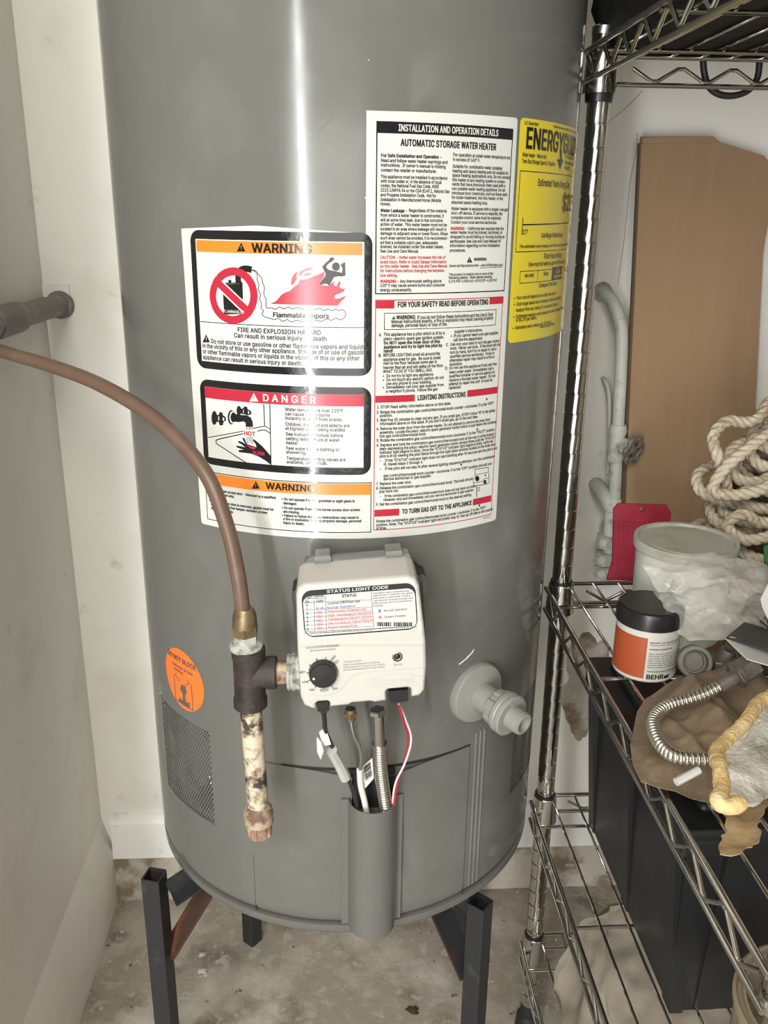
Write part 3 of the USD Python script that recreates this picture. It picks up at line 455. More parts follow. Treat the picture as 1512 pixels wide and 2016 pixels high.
 ('i', 'k', 3, 'fill', 0, 0, [(-112.8, 165.7), (-113.0, 163.9), (-113.5, 162.1), (-114.2, 160.6), (-115.1, 159.4), (-116.1, 158.6), (-117.2, 158.2), (-118.2, 158.4), (-119.2, 159.0), (-119.9, 160.0), (-120.5, 161.4), (-120.8, 163.1), (-120.9, 164.9), (-120.7, 166.7), (-120.2, 168.5), (-119.4, 170.0), (-118.5, 171.2), (-117.5, 172.0), (-116.5, 172.3), (-115.4, 172.2), (-114.5, 171.6), (-113.7, 170.5), (-113.2, 169.1), (-112.9, 167.5)]),
 ('i', 'W', 4, 'fill', 0, 0, [(-112.6, 165.7), (-112.9, 164.1), (-113.2, 162.6), (-113.8, 161.3), (-114.5, 160.3), (-115.3, 159.6), (-116.1, 159.4), (-116.9, 159.5), (-117.7, 160.0), (-118.3, 160.9), (-118.7, 162.1), (-119.0, 163.5), (-119.0, 165.1), (-118.8, 166.7), (-118.4, 168.1), (-117.9, 169.4), (-117.1, 170.5), (-116.3, 171.1), (-115.5, 171.4), (-114.7, 171.3), (-114.0, 170.8), (-113.4, 169.9), (-113.0, 168.7), (-112.7, 167.2)]),
 ('i', 'k', 5, 'fill', 0, 0, [(-111.3, 165.8), (-111.4, 164.6), (-111.8, 163.4), (-112.3, 162.4), (-113.0, 161.6), (-113.8, 161.0), (-114.6, 160.8), (-115.4, 160.8), (-116.2, 161.2), (-116.8, 161.9), (-117.2, 162.9), (-117.5, 164.0), (-117.5, 165.2), (-117.4, 166.5), (-117.0, 167.7), (-116.4, 168.7), (-115.8, 169.5), (-115.0, 170.1), (-114.2, 170.3), (-113.4, 170.2), (-112.6, 169.8), (-112.0, 169.1), (-111.5, 168.2), (-111.3, 167.1)]),
 ('i', 'k', 5, 'fill', 0, 0, [(-114.5, 169.0), (-110.7, 168.8), (-105.8, 168.6), (-99.6, 168.7), (-95.6, 166.9), (-93.8, 162.7), (-93.7, 158.0), (-101.1, 157.6), (-101.3, 161.5), (-103.3, 162.6), (-108.9, 161.4), (-114.3, 161.5)]),
 ('i', 'k', 4, 'line', 0.35, 0, [(-100.5, 157.2), (-100.5, 154.7)]),
 ('i', 'k', 4, 'line', 0.35, 0, [(-101.3, 147.7), (-100.4, 141.3)]),
 ('i', 'k', 4, 'line', 0.35, 0, [(-99.2, 157.3), (-99.1, 154.8)]),
 ('i', 'k', 4, 'line', 0.35, 0, [(-100.0, 147.8), (-99.1, 140.3)]),
 ('i', 'k', 4, 'line', 0.35, 0, [(-97.9, 157.4), (-97.9, 154.9)]),
 ('i', 'k', 4, 'line', 0.35, 0, [(-98.7, 147.9), (-97.7, 142.3)]),
 ('i', 'k', 4, 'line', 0.35, 0, [(-96.7, 157.5), (-96.7, 155.0)]),
 ('i', 'k', 4, 'line', 0.35, 0, [(-97.5, 148.0), (-96.5, 141.7)]),
 ('i', 'k', 4, 'line', 0.35, 0, [(-95.5, 157.6), (-95.5, 155.1)]),
 ('i', 'k', 4, 'line', 0.35, 0, [(-96.3, 148.2), (-95.3, 141.0)]),
 ('i', 'k', 4, 'line', 0.35, 0, [(-94.3, 157.7), (-94.2, 155.2)]),
 ('i', 'k', 4, 'line', 0.35, 0, [(-95.1, 148.3), (-94.1, 140.4)]),
 ('i', 'k', 4, 'fill', 0, 0, [(-105.7, 146.4), (-103.4, 145.9), (-101.5, 142.0), (-100.4, 140.2), (-94.1, 138.9), (-90.7, 138.2), (-91.3, 141.0), (-94.5, 145.2), (-93.1, 145.9), (-89.9, 143.7), (-84.7, 139.7), (-80.2, 135.0), (-76.4, 130.8), (-76.3, 121.9), (-81.2, 125.4), (-88.4, 129.0), (-96.4, 131.3), (-104.7, 131.5), (-110.1, 131.6), (-110.0, 133.5), (-104.5, 134.4), (-112.2, 136.1), (-112.6, 137.7), (-107.9, 137.5), (-102.8, 137.0), (-106.4, 139.6), (-110.3, 141.1), (-109.8, 142.8), (-105.6, 141.8), (-101.8, 140.1), (-104.2, 142.7)]),
 ('i', 'r', 5, 'fill', 0, 0, [(-101.6, 139.7), (-97.5, 138.6), (-90.7, 137.9), (-93.5, 135.8), (-97.6, 136.7)]),
 ('i', 'k', 1, 'boxline', 0.7, 0, [(-151.7, 107.2), (20.9, 106.0), (20.8, 56.6), (-153.1, 55.1)]),
 ('i', 'o', 2, 'box', 0, 0, [(-151.9, 105.5), (20.7, 105.5), (20.7, 95.3), (-152.2, 93.7)]),
 ('i', 'k', 1, 'boxline', 0.9, 0, [(23.3, 425.5), (159.7, 426.9), (158.6, 284.8), (23.8, 283.4)]),
 ('i', 'k', 2, 'box', 0, 0, [(23.4, 425.5), (159.4, 426.8), (159.9, 418.2), (23.9, 416.6)]),
 ('i', 'k', 2, 'line', 0.3, 0, [(126.9, 305.8), (155.2, 305.9)]),
 ('i', 'r', 1, 'boxline', 0.7, 0, [(23.4, 277.7), (158.5, 279.1), (157.3, 58.7), (24.0, 56.8)]),
 ('i', 'r', 2, 'box', 0, 0, [(23.4, 277.7), (41.0, 278.1), (40.9, 271.3), (23.5, 270.9)]),
 ('i', 'r', 2, 'box', 0, 0, [(140.4, 278.9), (158.5, 278.7), (158.8, 272.0), (140.8, 272.2)]),
 ('i', 'r', 2, 'box', 0, 0, [(24.2, 191.0), (62.2, 191.2), (62.3, 184.7), (24.3, 184.7)]),
 ('i', 'r', 2, 'box', 0, 0, [(118.5, 192.0), (157.1, 191.0), (157.2, 184.8), (118.9, 185.2)]),
 ('i', 'r', 2, 'box', 0, 0, [(24.3, 78.6), (49.0, 78.9), (49.1, 72.0), (24.4, 71.6)]),
 ('i', 'r', 2, 'box', 0, 0, [(131.4, 79.2), (156.6, 78.2), (156.8, 71.2), (132.0, 72.8)]),
 ('i', 'k', 1, 'boxline', 0.5, 0, [(31.8, 266.2), (149.9, 267.3), (149.7, 252.6), (32.0, 251.8)]),
 ('i', 'k', 2, 'loop', 0.5, 0, [(132.0, 110.3), (150.2, 109.5), (152.7, 93.3), (148.8, 92.0), (131.8, 92.8), (130.8, 98.8), (133.2, 104.3)]),
 ('i', 'k', 2, 'line', 0.4, 0, [(133.2, 104.3), (149.7, 104.3)]),
 ('i', 'k', 2, 'curve', 0.4, 0, [(131.6, 96.1), (142.7, 95.7), (145.8, 98.4), (151.9, 98.1)]),
 ('i', 'k', 3, 'fill', 0, 0, [(138.5, 99.6), (138.4, 98.9), (138.2, 98.2), (137.8, 97.7), (137.3, 97.3), (136.7, 97.1), (136.0, 97.1), (135.3, 97.3), (134.7, 97.7), (134.1, 98.2), (133.7, 98.9), (133.4, 99.6), (133.3, 100.4), (133.3, 101.1), (133.5, 101.8), (133.9, 102.3), (134.4, 102.7), (135.0, 102.9), (135.7, 102.9), (136.4, 102.7), (137.0, 102.3), (137.6, 101.8), (138.0, 101.1), (138.3, 100.4)]),
 ('i', 'k', 3, 'fill', 0, 0, [(144.6, 96.6), (148.0, 96.5), (148.2, 92.7), (144.9, 92.9)]),
 ('i', 'k', 3, 'line', 0.7, 0, [(135.5, 92.2), (136.2, 80.3)]),
 ('i', 'k', 3, 'loop', 0.4, 0, [(137.3, 90.0), (139.7, 90.2), (139.6, 86.3), (137.5, 86.4)]),
 ('i', 'k', 3, 'fill', 0, 0, [(147.3, 101.7), (147.3, 101.5), (147.2, 101.3), (147.1, 101.1), (147.0, 101.0), (146.7, 100.9), (146.5, 100.9), (146.3, 101.0), (146.1, 101.1), (145.9, 101.3), (145.8, 101.5), (145.7, 101.7), (145.6, 102.0), (145.6, 102.2), (145.7, 102.4), (145.8, 102.6), (146.0, 102.7), (146.2, 102.8), (146.4, 102.8), (146.6, 102.7), (146.8, 102.6), (147.0, 102.4), (147.2, 102.2), (147.3, 102.0)]),
 ('i', 'k', 3, 'fill', 0, 0, [(131.6, 150.6), (134.1, 150.9), (132.7, 153.1)]),
 ('i', 'k', 3, 'fill', 0, 0, [(144.2, 180.4), (144.2, 180.2), (144.2, 179.9), (144.0, 179.7), (143.8, 179.6), (143.6, 179.5), (143.3, 179.5), (143.1, 179.6), (142.8, 179.7), (142.6, 179.9), (142.4, 180.1), (142.3, 180.4), (142.3, 180.6), (142.3, 180.9), (142.4, 181.1), (142.5, 181.3), (142.7, 181.4), (143.0, 181.5), (143.2, 181.5), (143.4, 181.5), (143.7, 181.3), (143.9, 181.2), (144.1, 180.9), (144.2, 180.7)]),
 ('i', 'k', 3, 'fill', 0, 0, [(115.8, 117.4), (115.8, 117.1), (115.7, 116.9), (115.6, 116.7), (115.4, 116.5), (115.2, 116.5), (115.0, 116.4), (114.7, 116.5), (114.5, 116.6), (114.3, 116.8), (114.2, 117.1), (114.1, 117.3), (114.0, 117.6), (114.0, 117.8), (114.1, 118.1), (114.2, 118.3), (114.4, 118.4), (114.6, 118.5), (114.9, 118.5), (115.1, 118.4), (115.3, 118.3), (115.5, 118.1), (115.7, 117.9), (115.8, 117.6)]),
 ('i', 'k', 3, 'fill', 0, 0, [(141.6, 70.3), (141.6, 70.0), (141.5, 69.8), (141.4, 69.6), (141.1, 69.5), (140.9, 69.4), (140.6, 69.4), (140.4, 69.5), (140.1, 69.6), (139.9, 69.8), (139.7, 70.1), (139.6, 70.4), (139.6, 70.7), (139.6, 70.9), (139.7, 71.2), (139.8, 71.4), (140.0, 71.5), (140.2, 71.6), (140.5, 71.6), (140.8, 71.5), (141.0, 71.3), (141.3, 71.1), (141.4, 70.9), (141.5, 70.6)]),
 ('e', 'k', 1, 'fill', 0, 0, [(243.0, 413.8), (248.6, 414.2), (250.2, 405.8), (254.6, 405.8), (247.2, 395.5), (237.0, 405.0), (244.1, 405.4)]),
 ('e', 'k', 1, 'boxline', 0.7, 0, [(172.9, 390.5), (316.2, 393.0), (323.6, 319.8), (172.0, 319.0)]),
 ('e', 'k', 1, 'line', 1.2, 0, [(180.7, 344.1), (317.1, 346.3)]),
 ('e', 'k', 1, 'line', 1.0, 0, [(180.6, 350.7), (180.6, 340.2)]),
 ('e', 'k', 1, 'boxline', 0.6, 0, [(181.7, 302.1), (320.6, 300.0), (312.7, 289.7), (181.1, 290.2)]),
 ('e', 'k', 1, 'line', 0.6, 0, [(212.7, 302.2), (212.5, 290.6)]),
 ('e', 'k', 2, 'box', 0, 0, [(245.4, 303.0), (278.5, 302.9), (279.1, 289.8), (245.5, 289.8)]),
]
VALVE_TEXT = [
 ('w', 1, 2.8, -26.9, 29.1, [54.5], ['STATUS LIGHT CODE']),
 ('k', 0, 2.2, -46.2, -30.2, [51.5], ['Light Flashes']),
 ('k', 1, 2.5, -13.5, -0.4, [49.6], ['STATUS']),
 ('k', 0, 2.1, -46.8, -42.7, [47.3], ['No.']),
 ('k', 0, 2.1, -36.9, -30.4, [47.1], ['Color']),
 ('k', 0, 2.1, -27.0, 1.2, [44.0], ['Control Off/Pilot Out']),
 ('b', 0, 2.1, -27.8, -3.0, [40.0], ['Normal Operation']),
 ('R', 0, 2.1, -27.6, 6.3, [36.5], ['Thermopile Voltage Low']),
 ('R', 0, 2.1, -27.6, 12.2, [32.8], ['High Temperature Shutdown']),
 ('R', 0, 2.1, -27.7, 10.8, [29.3], ['Temperature Sensor Failure']),
 ('R', 0, 2.1, -28.0, 11.2, [25.5], ['Gas Control or Valve Failure']),
 ('R', 0, 2.1, -28.1, -1.9, [21.7], ['Flame Sense Error']),
 ('k', 0, 2.1, -46.1, -44.4, [43.8], ['0']),
 ('k', 0, 2.1, -46.1, -45.0, [40.1], ['1']),
 ('k', 0, 2.1, -46.5, -44.9, [36.3], ['2']),
 ('k', 0, 2.1, -46.6, -45.0, [32.6], ['4']),
 ('k', 0, 2.1, -46.9, -45.3, [28.8], ['5']),
 ('k', 0, 2.1, -47.1, -45.5, [25.1], ['7']),
 ('k', 0, 2.1, -47.3, -45.7, [21.5], ['8']),
 ('k', 0, 1.2, -36.9, -36.0, [44.1], ['-']),
 ('b', 0, 2.1, -37.7, -30.3, [40.1], ['BLUE']),
 ('R', 0, 2.1, -37.6, -31.8, [36.4], ['RED']),
 ('R', 0, 2.1, -37.8, -31.9, [32.7], ['RED']),
 ('R', 0, 2.1, -38.1, -32.2, [28.9], ['RED']),
 ('R', 0, 2.1, -38.2, -32.3, [25.4], ['RED']),
 ('R', 0, 2.1, -38.4, -32.6, [21.6], ['RED']),
 ('k', 0, 1.4, 14.2, 48.0, [50.4], ['If the Status Light is not blinking blue,']),
 ('k', 0, 1.4, 14.2, 50.7, [48.2], ['relight the pilot. To light Pilot, see Lighting']),
 ('k', 0, 1.4, 14.1, 48.3, [45.9], ['Instructions on water heater. If Status']),
 ('k', 0, 1.4, 14.2, 51.1, [43.5], ['Light blinks red more than one flash every']),
 ('k', 0, 1.4, 14.2, 49.9, [41.2], ['three seconds, see Use & Care Manual.']),
 ('k', 0, 1.4, 14.1, 23.4, [38.8], ['Examples:']),
 ('k', 0, 2.0, 23.4, 44.7, [33.4], ['Normal Operation']),
 ('k', 0, 2.0, 23.3, 43.3, [27.5], ['System Problem']),
 ('k', 0, 1.5, -44.5, 46.7, [17.8], ['If Pilot is lit, Status Light will briefly stay lit and turn from blue to red when knob is turned to OFF']),
 ('k', 0, 1.8, -49.7, -19.3, [4.2], ['SCALDING RISK INCREASES']),
 ('k', 0, 1.8, -46.4, -22.7, [0.8], ['WITH HOTTER WATER']),
 ('k', 0, 1.7, -16.6, 0.2, [-13.1], ['TO LIGHT PILOT']),
 ('k', 0, 1.4, -16.9, 16.8, [-16.0], ['PRESS / HOLD KNOB IN PILOT POSITION']),
 ('k', 0, 1.4, -17.0, 21.1, [-18.6], ['PRESS IGNITER BUTTON UNTIL PILOT LIGHTS']),
 ('k', 0, 1.4, -17.2, 21.0, [-21.2], ['RELEASE KNOB WHEN STATUS LIGHT BLINKS']),
 ('k', 0, 1.7, 28.9, 36.8, [-20.1], ['STATUS']),
 ('k', 0, 2.2, -57.9, -52.4, [-20.5], ['HOT']),
 ('k', 0, 2.2, -56.0, -50.2, [-30.7], ['LOW']),
 ('k', 0, 2.2, -50.2, -45.0, [-39.4], ['VAC']),
 ('k', 0, 2.4, -40.3, -32.7, [-41.0], ['PILOT']),
 ('k', 0, 2.2, -28.7, -23.7, [-40.3], ['OFF']),
 ('k', 0, 2.2, -33.2, -31.3, [-8.1], ['C']),
 ('k', 0, 2.2, -41.6, -39.6, [-8.7], ['B']),
 ('k', 0, 2.2, -48.4, -46.4, [-13.6], ['A']),
 ('g', 1, 7.0, 8.1, 47.5, [-40.4], ['Honeywell']),
]
VALVE_SHAPES = [
 ('k', 1, 'rframe', 9, 0, [(-48.0, 58.8), (53.0, 57.3), (53.9, 15.5), (-51.3, 14.3)]),
 ('W', 2, 'rframe', 7, 0, [(-47.5, 54.2), (52.3, 52.1), (52.8, 16.6), (-49.9, 15.6)]),
 ('k', 3, 'line', 0.35, 0, [(-28.0, 53.7), (-29.7, 20.4)]),
 ('k', 3, 'line', 0.35, 0, [(-38.5, 49.4), (-40.0, 20.4)]),
 ('k', 3, 'line', 0.35, 0, [(13.1, 52.5), (13.3, 19.7)]),
 ('k', 3, 'line', 0.35, 0, [(-48.1, 50.7), (-28.4, 50.0)]),
 ('k', 3, 'line', 0.35, 0, [(-48.0, 47.0), (-28.6, 46.6)]),
 ('k', 3, 'line', 0.25, 0, [(-28.3, 46.9), (13.4, 45.3)]),
 ('k', 3, 'line', 0.25, 0, [(-48.6, 40.5), (13.0, 38.5)]),
 ('k', 3, 'line', 0.25, 0, [(-48.8, 37.5), (12.8, 35.5)]),
 ('k', 3, 'line', 0.25, 0, [(-49.2, 33.8), (12.5, 31.8)]),
 ('k', 3, 'line', 0.25, 0, [(-49.5, 30.0), (12.3, 28.0)]),
 ('k', 3, 'line', 0.25, 0, [(-49.8, 26.5), (12.1, 24.5)]),
 ('k', 3, 'line', 0.25, 0, [(-50.1, 22.8), (11.9, 20.7)]),
 ('k', 3, 'line', 0.25, 0, [(-50.4, 19.1), (11.6, 16.9)]),
 ('k', 3, 'line', 0.35, 0, [(-48.1, 20.4), (52.6, 16.9)]),
 ('k', 3, 'line', 0.35, 0, [(16.6, 24.2), (16.6, 20.5)]),
 ('k', 3, 'line', 0.7, 0, [(17.6, 24.1), (17.5, 20.4)]),
 ('k', 3, 'line', 0.5, 0, [(18.5, 24.1), (18.4, 20.4)]),
 ('k', 3, 'line', 1.1, 0, [(19.5, 24.0), (19.4, 20.3)]),
 ('k', 3, 'line', 0.4, 0, [(20.4, 23.9), (20.3, 20.1)]),
 ('k', 3, 'line', 0.9, 0, [(21.3, 23.9), (21.3, 20.1)]),
 ('k', 3, 'line', 0.35, 0, [(22.3, 23.7), (22.1, 20.0)]),
 ('k', 3, 'line', 0.7, 0, [(23.2, 23.6), (23.1, 19.9)]),
 ('k', 3, 'line', 0.5, 0, [(24.2, 23.6), (24.0, 19.9)]),
 ('k', 3, 'line', 1.1, 0, [(25.1, 23.5), (24.9, 19.8)]),
 ('k', 3, 'line', 0.4, 0, [(26.1, 23.4), (25.9, 19.6)]),
 ('k', 3, 'line', 0.9, 0, [(27.0, 23.4), (26.8, 19.6)]),
 ('k', 3, 'line', 0.35, 0, [(27.9, 23.3), (27.8, 19.5)]),
 ('k', 3, 'line', 0.7, 0, [(28.9, 23.1), (28.7, 19.4)]),
 ('k', 3, 'line', 0.4, 0, [(31.7, 22.9), (31.6, 19.2)]),
 ('k', 3, 'line', 0.9, 0, [(32.7, 22.9), (32.5, 19.1)]),
 ('k', 3, 'line', 0.35, 0, [(33.6, 22.8), (33.5, 19.0)]),
 ('k', 3, 'line', 0.7, 0, [(34.5, 22.8), (34.4, 18.9)]),
 ('k', 3, 'line', 0.5, 0, [(35.5, 22.6), (35.3, 18.9)]),
 ('k', 3, 'line', 1.1, 0, [(36.4, 22.5), (36.3, 18.8)]),
 ('k', 3, 'line', 0.4, 0, [(37.4, 22.4), (37.2, 18.8)]),
 ('k', 3, 'line', 0.9, 0, [(38.3, 22.4), (38.2, 18.7)]),
 ('k', 3, 'line', 0.35, 0, [(39.3, 22.3), (39.1, 18.5)]),
 ('k', 3, 'line', 0.7, 0, [(40.2, 22.3), (40.1, 18.4)]),
 ('k', 3, 'line', 0.5, 0, [(41.1, 22.2), (41.0, 18.4)]),
 ('k', 3, 'line', 1.1, 0, [(42.0, 22.0), (42.0, 18.3)]),
 ('k', 3, 'line', 0.4, 0, [(42.9, 22.0), (42.9, 18.3)]),
 ('k', 3, 'line', 0.9, 0, [(43.9, 21.9), (43.9, 18.2)]),
 ('k', 3, 'line', 0.35, 0, [(44.8, 21.8), (44.8, 18.1)]),
 ('k', 3, 'line', 0.7, 0, [(45.8, 21.8), (45.8, 18.0)]),
 ('k', 3, 'line', 0.5, 0, [(46.7, 21.7), (46.7, 17.9)]),
 ('k', 3, 'line', 1.1, 0, [(47.7, 21.6), (47.7, 17.8)]),
 ('b', 3, 'line', 0.45, 0, [(18.0, 34.5), (21.3, 34.2)]),
 ('b', 3, 'line', 0.45, 0, [(18.5, 35.8), (20.7, 32.9)]),
 ('b', 3, 'line', 0.45, 0, [(19.8, 36.2), (19.5, 32.4)]),
 ('b', 3, 'line', 0.45, 0, [(20.9, 35.6), (18.4, 33.1)]),
 ('R', 3, 'line', 0.45, 0, [(17.9, 28.6), (21.4, 28.4)]),
 ('R', 3, 'line', 0.45, 0, [(18.5, 30.0), (20.8, 27.0)]),
 ('R', 3, 'line', 0.45, 0, [(19.8, 30.4), (19.5, 26.6)]),
 ('R', 3, 'line', 0.45, 0, [(20.9, 29.7), (18.3, 27.3)]),
 ('k', 1, 'line', 0.8, 0, [(-51.2, -20.4), (-49.3, -20.5)]),
 ('k', 1, 'line', 0.8, 0, [(-49.9, -28.8), (-47.8, -27.4)]),
 ('k', 1, 'line', 0.8, 0, [(-44.7, -36.4), (-43.2, -34.4)]),
 ('k', 1, 'line', 0.8, 0, [(-26.3, -12.8), (-24.4, -10.6)]),
 ('k', 1, 'fill', 0, 0, [(-37.3, -38.4), (-35.9, -38.5), (-36.5, -37.0)]),
 ('k', 1, 'line', 0.3, 0, [(-29.6, -36.4), (-27.9, -36.5)]),
 ('k', 1, 'line', 0.3, 0, [(-29.2, -35.7), (-28.5, -37.4)]),
 ('k', 1, 'line', 0.3, 0, [(-28.3, -35.7), (-29.3, -37.2)]),
]

# ================================================================ the room
YB, XL = .325, -.452
def struct(name, mesh, m, parent=None, **k): return obj(name, mesh, m, parent, kind=None if parent else 'structure', **k)
struct('floor', box((-2.7, -4.6, -.1), (2.3, YB+.1, 0)), 'concrete')
wb = struct('wall_back', box((-.6, YB, 0), (2.3, YB+.1, 2.5)), 'wall_paint')
struct('wall_left', cat_(box((XL-.1, -.36, .17), (XL, YB, 2.5)), hull([(x, y, z) for y in (-.36, YB) for x, z in ((XL-.1, 0), (XL+.018, 0), (XL+.018, .115), (XL+.012, .135), (XL, .18), (XL-.1, .18))])), 'wall_paint')
struct('wall_closet', box((-2.7, -.36, 0), (XL-.1, -.26, 2.5)), 'wall_paint')
struct('wall_right', box((2.3, -4.6, 0), (2.4, YB+.1, 2.5)), 'wall_far')
struct('wall_outer', box((-2.8, -4.6, 0), (-2.7, -.26, 2.5)), 'wall_far')
struct('wall_front', box((-2.7, -4.7, 0), (2.3, -4.6, 2.5)), 'wall_far')
struct('ceiling', box((-2.8, -4.7, 2.5), (2.4, YB+.1, 2.6)), 'ceiling_paint')
# baseboard with a moulded top on the back wall, over a low concrete curb
bp = [(0, .098), (.013, .098), (.013, .163), (.011, .168), (.011, .174), (.007, .182), (.006, .190), (0, .193)]
def extrude_x(prof, x0, x1, y):  # profile of (out from the wall, height)
    return prism(Polygon(prof), x0, x1, lambda u, v, w: np.stack([np.full(len(u), float(w)), y-u, v], 1))
struct('baseboard_back', extrude_x(bp, XL+.018, 1.6, YB), 'trim_paint', smooth=25)
cv = extrude_x([(0, 0), (.012, 0), (.011, .05), (.009, .096), (0, .098)], XL, 1.6, YB)
struct('trim_1', cv, 'curb_concrete')
def wall_strip(pts, w):   # hairline cracks in the plaster
    g = LineString(np.array(pts)).buffer(w/2, 2); return prism(g, YB-.0004, YB+.001, lambda u, v, q: np.stack([u, np.full(len(u), float(q)), v], 1))
struct('crack', wall_strip(((0.4386, 1.3719), (0.4391, 1.3453), (0.4343, 1.3026), (0.4341, 1.2737), (0.4339, 1.222), (0.4321, 1.1843), (0.4303, 1.1537)), .0009), 'crack_dark', wb)
struct('crack', wall_strip(((0.44, 1.4294), (0.423, 1.4108), (0.4048, 1.3948), (0.3878, 1.3821)), .0009), 'crack_dark', wb)

# ================================================================ water heater
R, ZS = .255, .4750
heater = thing('water_heater', 'tall gray cylindrical gas water heater with white warning labels on a black steel stand', 'water heater', (0, 0, .455))
def skin(th, z, r): th = np.asarray(th, float); return np.stack([r*np.sin(th), -r*np.cos(th), np.broadcast_to(z, th.shape)], -1)
def on_tank(off=.0003, lay=.00009):
    def place(u, v, l):
        th = u/255.; r = R+off+l*lay
        return skin(th, .9+v/1000., r), np.stack([np.sin(th), -np.cos(th), 0*th], 1)
    return place
G1, G2, GZ = (math.radians(-61.5), math.radians(-37.2)), (math.radians(51.5), math.radians(75.8)), (.5735, .7015)
def jacket():
    ths = np.unique(np.round(np.r_[np.linspace(-PI, PI, 289), G1, G2], 6)); zs = [ZS, ZS+.003, ZS+.009, ZS+.02, GZ[0], .62, .66, GZ[1], .8, .95, 1.1, 1.25, 1.4, 1.6, 1.9]
    rs = [R-.0045, R-.0018, R-.0003]+[R]*12
    V = np.array([skin(ths, z, r) for z, r in zip(zs, rs)]).reshape(-1, 3); k, F = len(ths), []
    for i in range(len(zs)-1):
        for j in range(k-1):
            t, z = (ths[j]+ths[j+1])/2, (zs[i]+zs[i+1])/2
            if GZ[0] < z < GZ[1] and (G1[0] < t < G1[1] or G2[0] < t < G2[1]): continue
            a = i*k+j; F += [(a, a+1, a+k+1), (a, a+k+1, a+k)]
    m = trimesh.Trimesh(V, F, process=False); m.merge_vertices()
    dome = lathe([(0, R), (.012, R-.004), (.03, R-.03), (.045, .1), (.05, .08), (.05, .001)], (0, 0, 1.9), sides=96, cap=False)
    return cat_(m, dome)
obj('tank_jacket', jacket(), 'tank_paint', heater, smooth=40)
obj('base_pan', lathe([(0, .21), (0, R-.012), (.003, R-.004), (.008, R-.0005), (.0165, R-.0005), (.0172, R-.003), (.0175, R-.006), (.0175, R-.02)], (0, 0, .4540), sides=144), 'tank_paint', heater, smooth=50, label='gray base pan under the dark seam')
obj('seam_gap', lathe([(0, R-.012), (.004, R-.012)], (0, 0, .471), sides=96, cap=False), 'tank_seam_and_shade', heater)
# perforated air inlets let into the jacket
def inlet(G, mirror):
    u0, u1 = G[0]*255, G[1]*255; v0, v1 = GZ[0]*1000-900, GZ[1]*1000-900; pu, holes = 4.1, []
    nr = int((v1-v0-3)/3.55)
    for i in range(nr):
        for j in range(int((u1-u0-3)/pu)): holes.append(Point(u0+3+pu*j+(pu/2)*(i % 2), v0+2.4+3.55*i).buffer(1.35, 2))
    pan = sbox(u0, v0, u1, v1); o = []
    for k in range(int((u1-u0)/pu)+1):
        b = sbox(u0+k*pu, v0, min(u1, u0+(k+1)*pu), v1)
        if b.area < .1: continue
        hs = unary_union([h for h in holes if h.intersects(b)]); g = b.difference(hs); o += list(getattr(g, 'geoms', [g]))
    P_ = Print()
    for g in o: P_.poly(g, 0)
    m, n = P_.mesh(on_tank(-.0004)); s = obj('air_inlet_screen', m, 'tank_paint', heater, normals=n, label='perforated air inlet screen, left of the burner door' if not mirror else 'perforated air inlet screen under the drain valve')
    th = np.linspace(G[0]-.01, G[1]+.01, 24); V = np.vstack([skin(th, GZ[0]-.004, R-.006), skin(th, GZ[1]+.004, R-.006)]); a = np.arange(23)
    obj('lint_filter', trimesh.Trimesh(V, np.vstack([np.stack([a, a+1, a+25], 1), np.stack([a, a+25, a+24], 1)]), process=False), 'dust_lint', s)
inlet(G1, 0); inlet(G2, 1)
# printed sheets
def sheet(name, poly, material, label, off):
    q = Print(); q.poly(poly, 0, 6.0); m, n = q.mesh(on_tank(off)); return obj(name, m, material, heater, normals=n, label=label)
lab = unary_union([rrect(-162.5, 49, 166, 336.5, .1), rrect(-165.5, 49, 166, 337, .1)])
lab = Polygon([(-165.6, 337.2), (-83.4, 341.1), (15.8, 335.6), (16.1, 434.4), (165, 436.3), (166, 49.6), (-161.6, 49.0)])
lab = lab.buffer(-3).buffer(3, 5)
lab = lab.union(sbox(14.5, 330, 30, 434.6)).union(Polygon([(-165.6, 337.2), (-150, 337.8), (-150, 320), (-164.8, 320)]))
L1 = sheet('instruction_label', lab, 'label_white', 'large white L-shaped warning and operating instruction label', .0003)
L2 = sheet('energy_label', rrect(168.5, 233, 345, 437, 5), 'label_yellow', 'yellow energy label with black print', .00035)
INK = {'k': ('black_print', 'ink_black'), 'w': ('white_print', 'ink_white'), 'W': ('white_field', 'ink_white'), 'r': ('red_print', 'ink_red'), 'o': ('orange_band', 'ink_orange'), 'y': ('yellow_print', 'label_yellow')}
PR = {}
def pr(sh, col): return PR.setdefault((sh, col), Print())
for sh, col, bold, cap, u0, u1, vs, lines in LABEL_TEXT:
    lay = 6 if col in 'wy' else 5
    pr(sh, col).text(u0, u1, vs, lines, cap, bold, lay)
FIELD = {'k': ('panel_frame', 'header_bar'), 'W': ('panel_field',)*2, 'o': ('orange_band',)*2, 'r': ('red_band',)*2}
for sh, col, lay, op, w, sm, pts in LABEL_SHAPES:
    if op in ('rframe', 'box'):      # every printed field, bar and band by itself
        q = Print(); q.shape(lay, op, w, sm, pts, 6.0); m, n = q.mesh(on_tank(.0004)); obj(FIELD[col][op == 'box'], m, INK[col][1], L1 if sh == 'i' else L2, normals=n)
    else: pr(sh, col).shape(lay, op, w, sm, pts, 6.0)
for (sh, col), q in PR.items():
    m, n = q.mesh(on_tank(.0004)); nm, mt = INK[col]; obj(nm, m, mt, L1 if sh == 'i' else L2, normals=n)
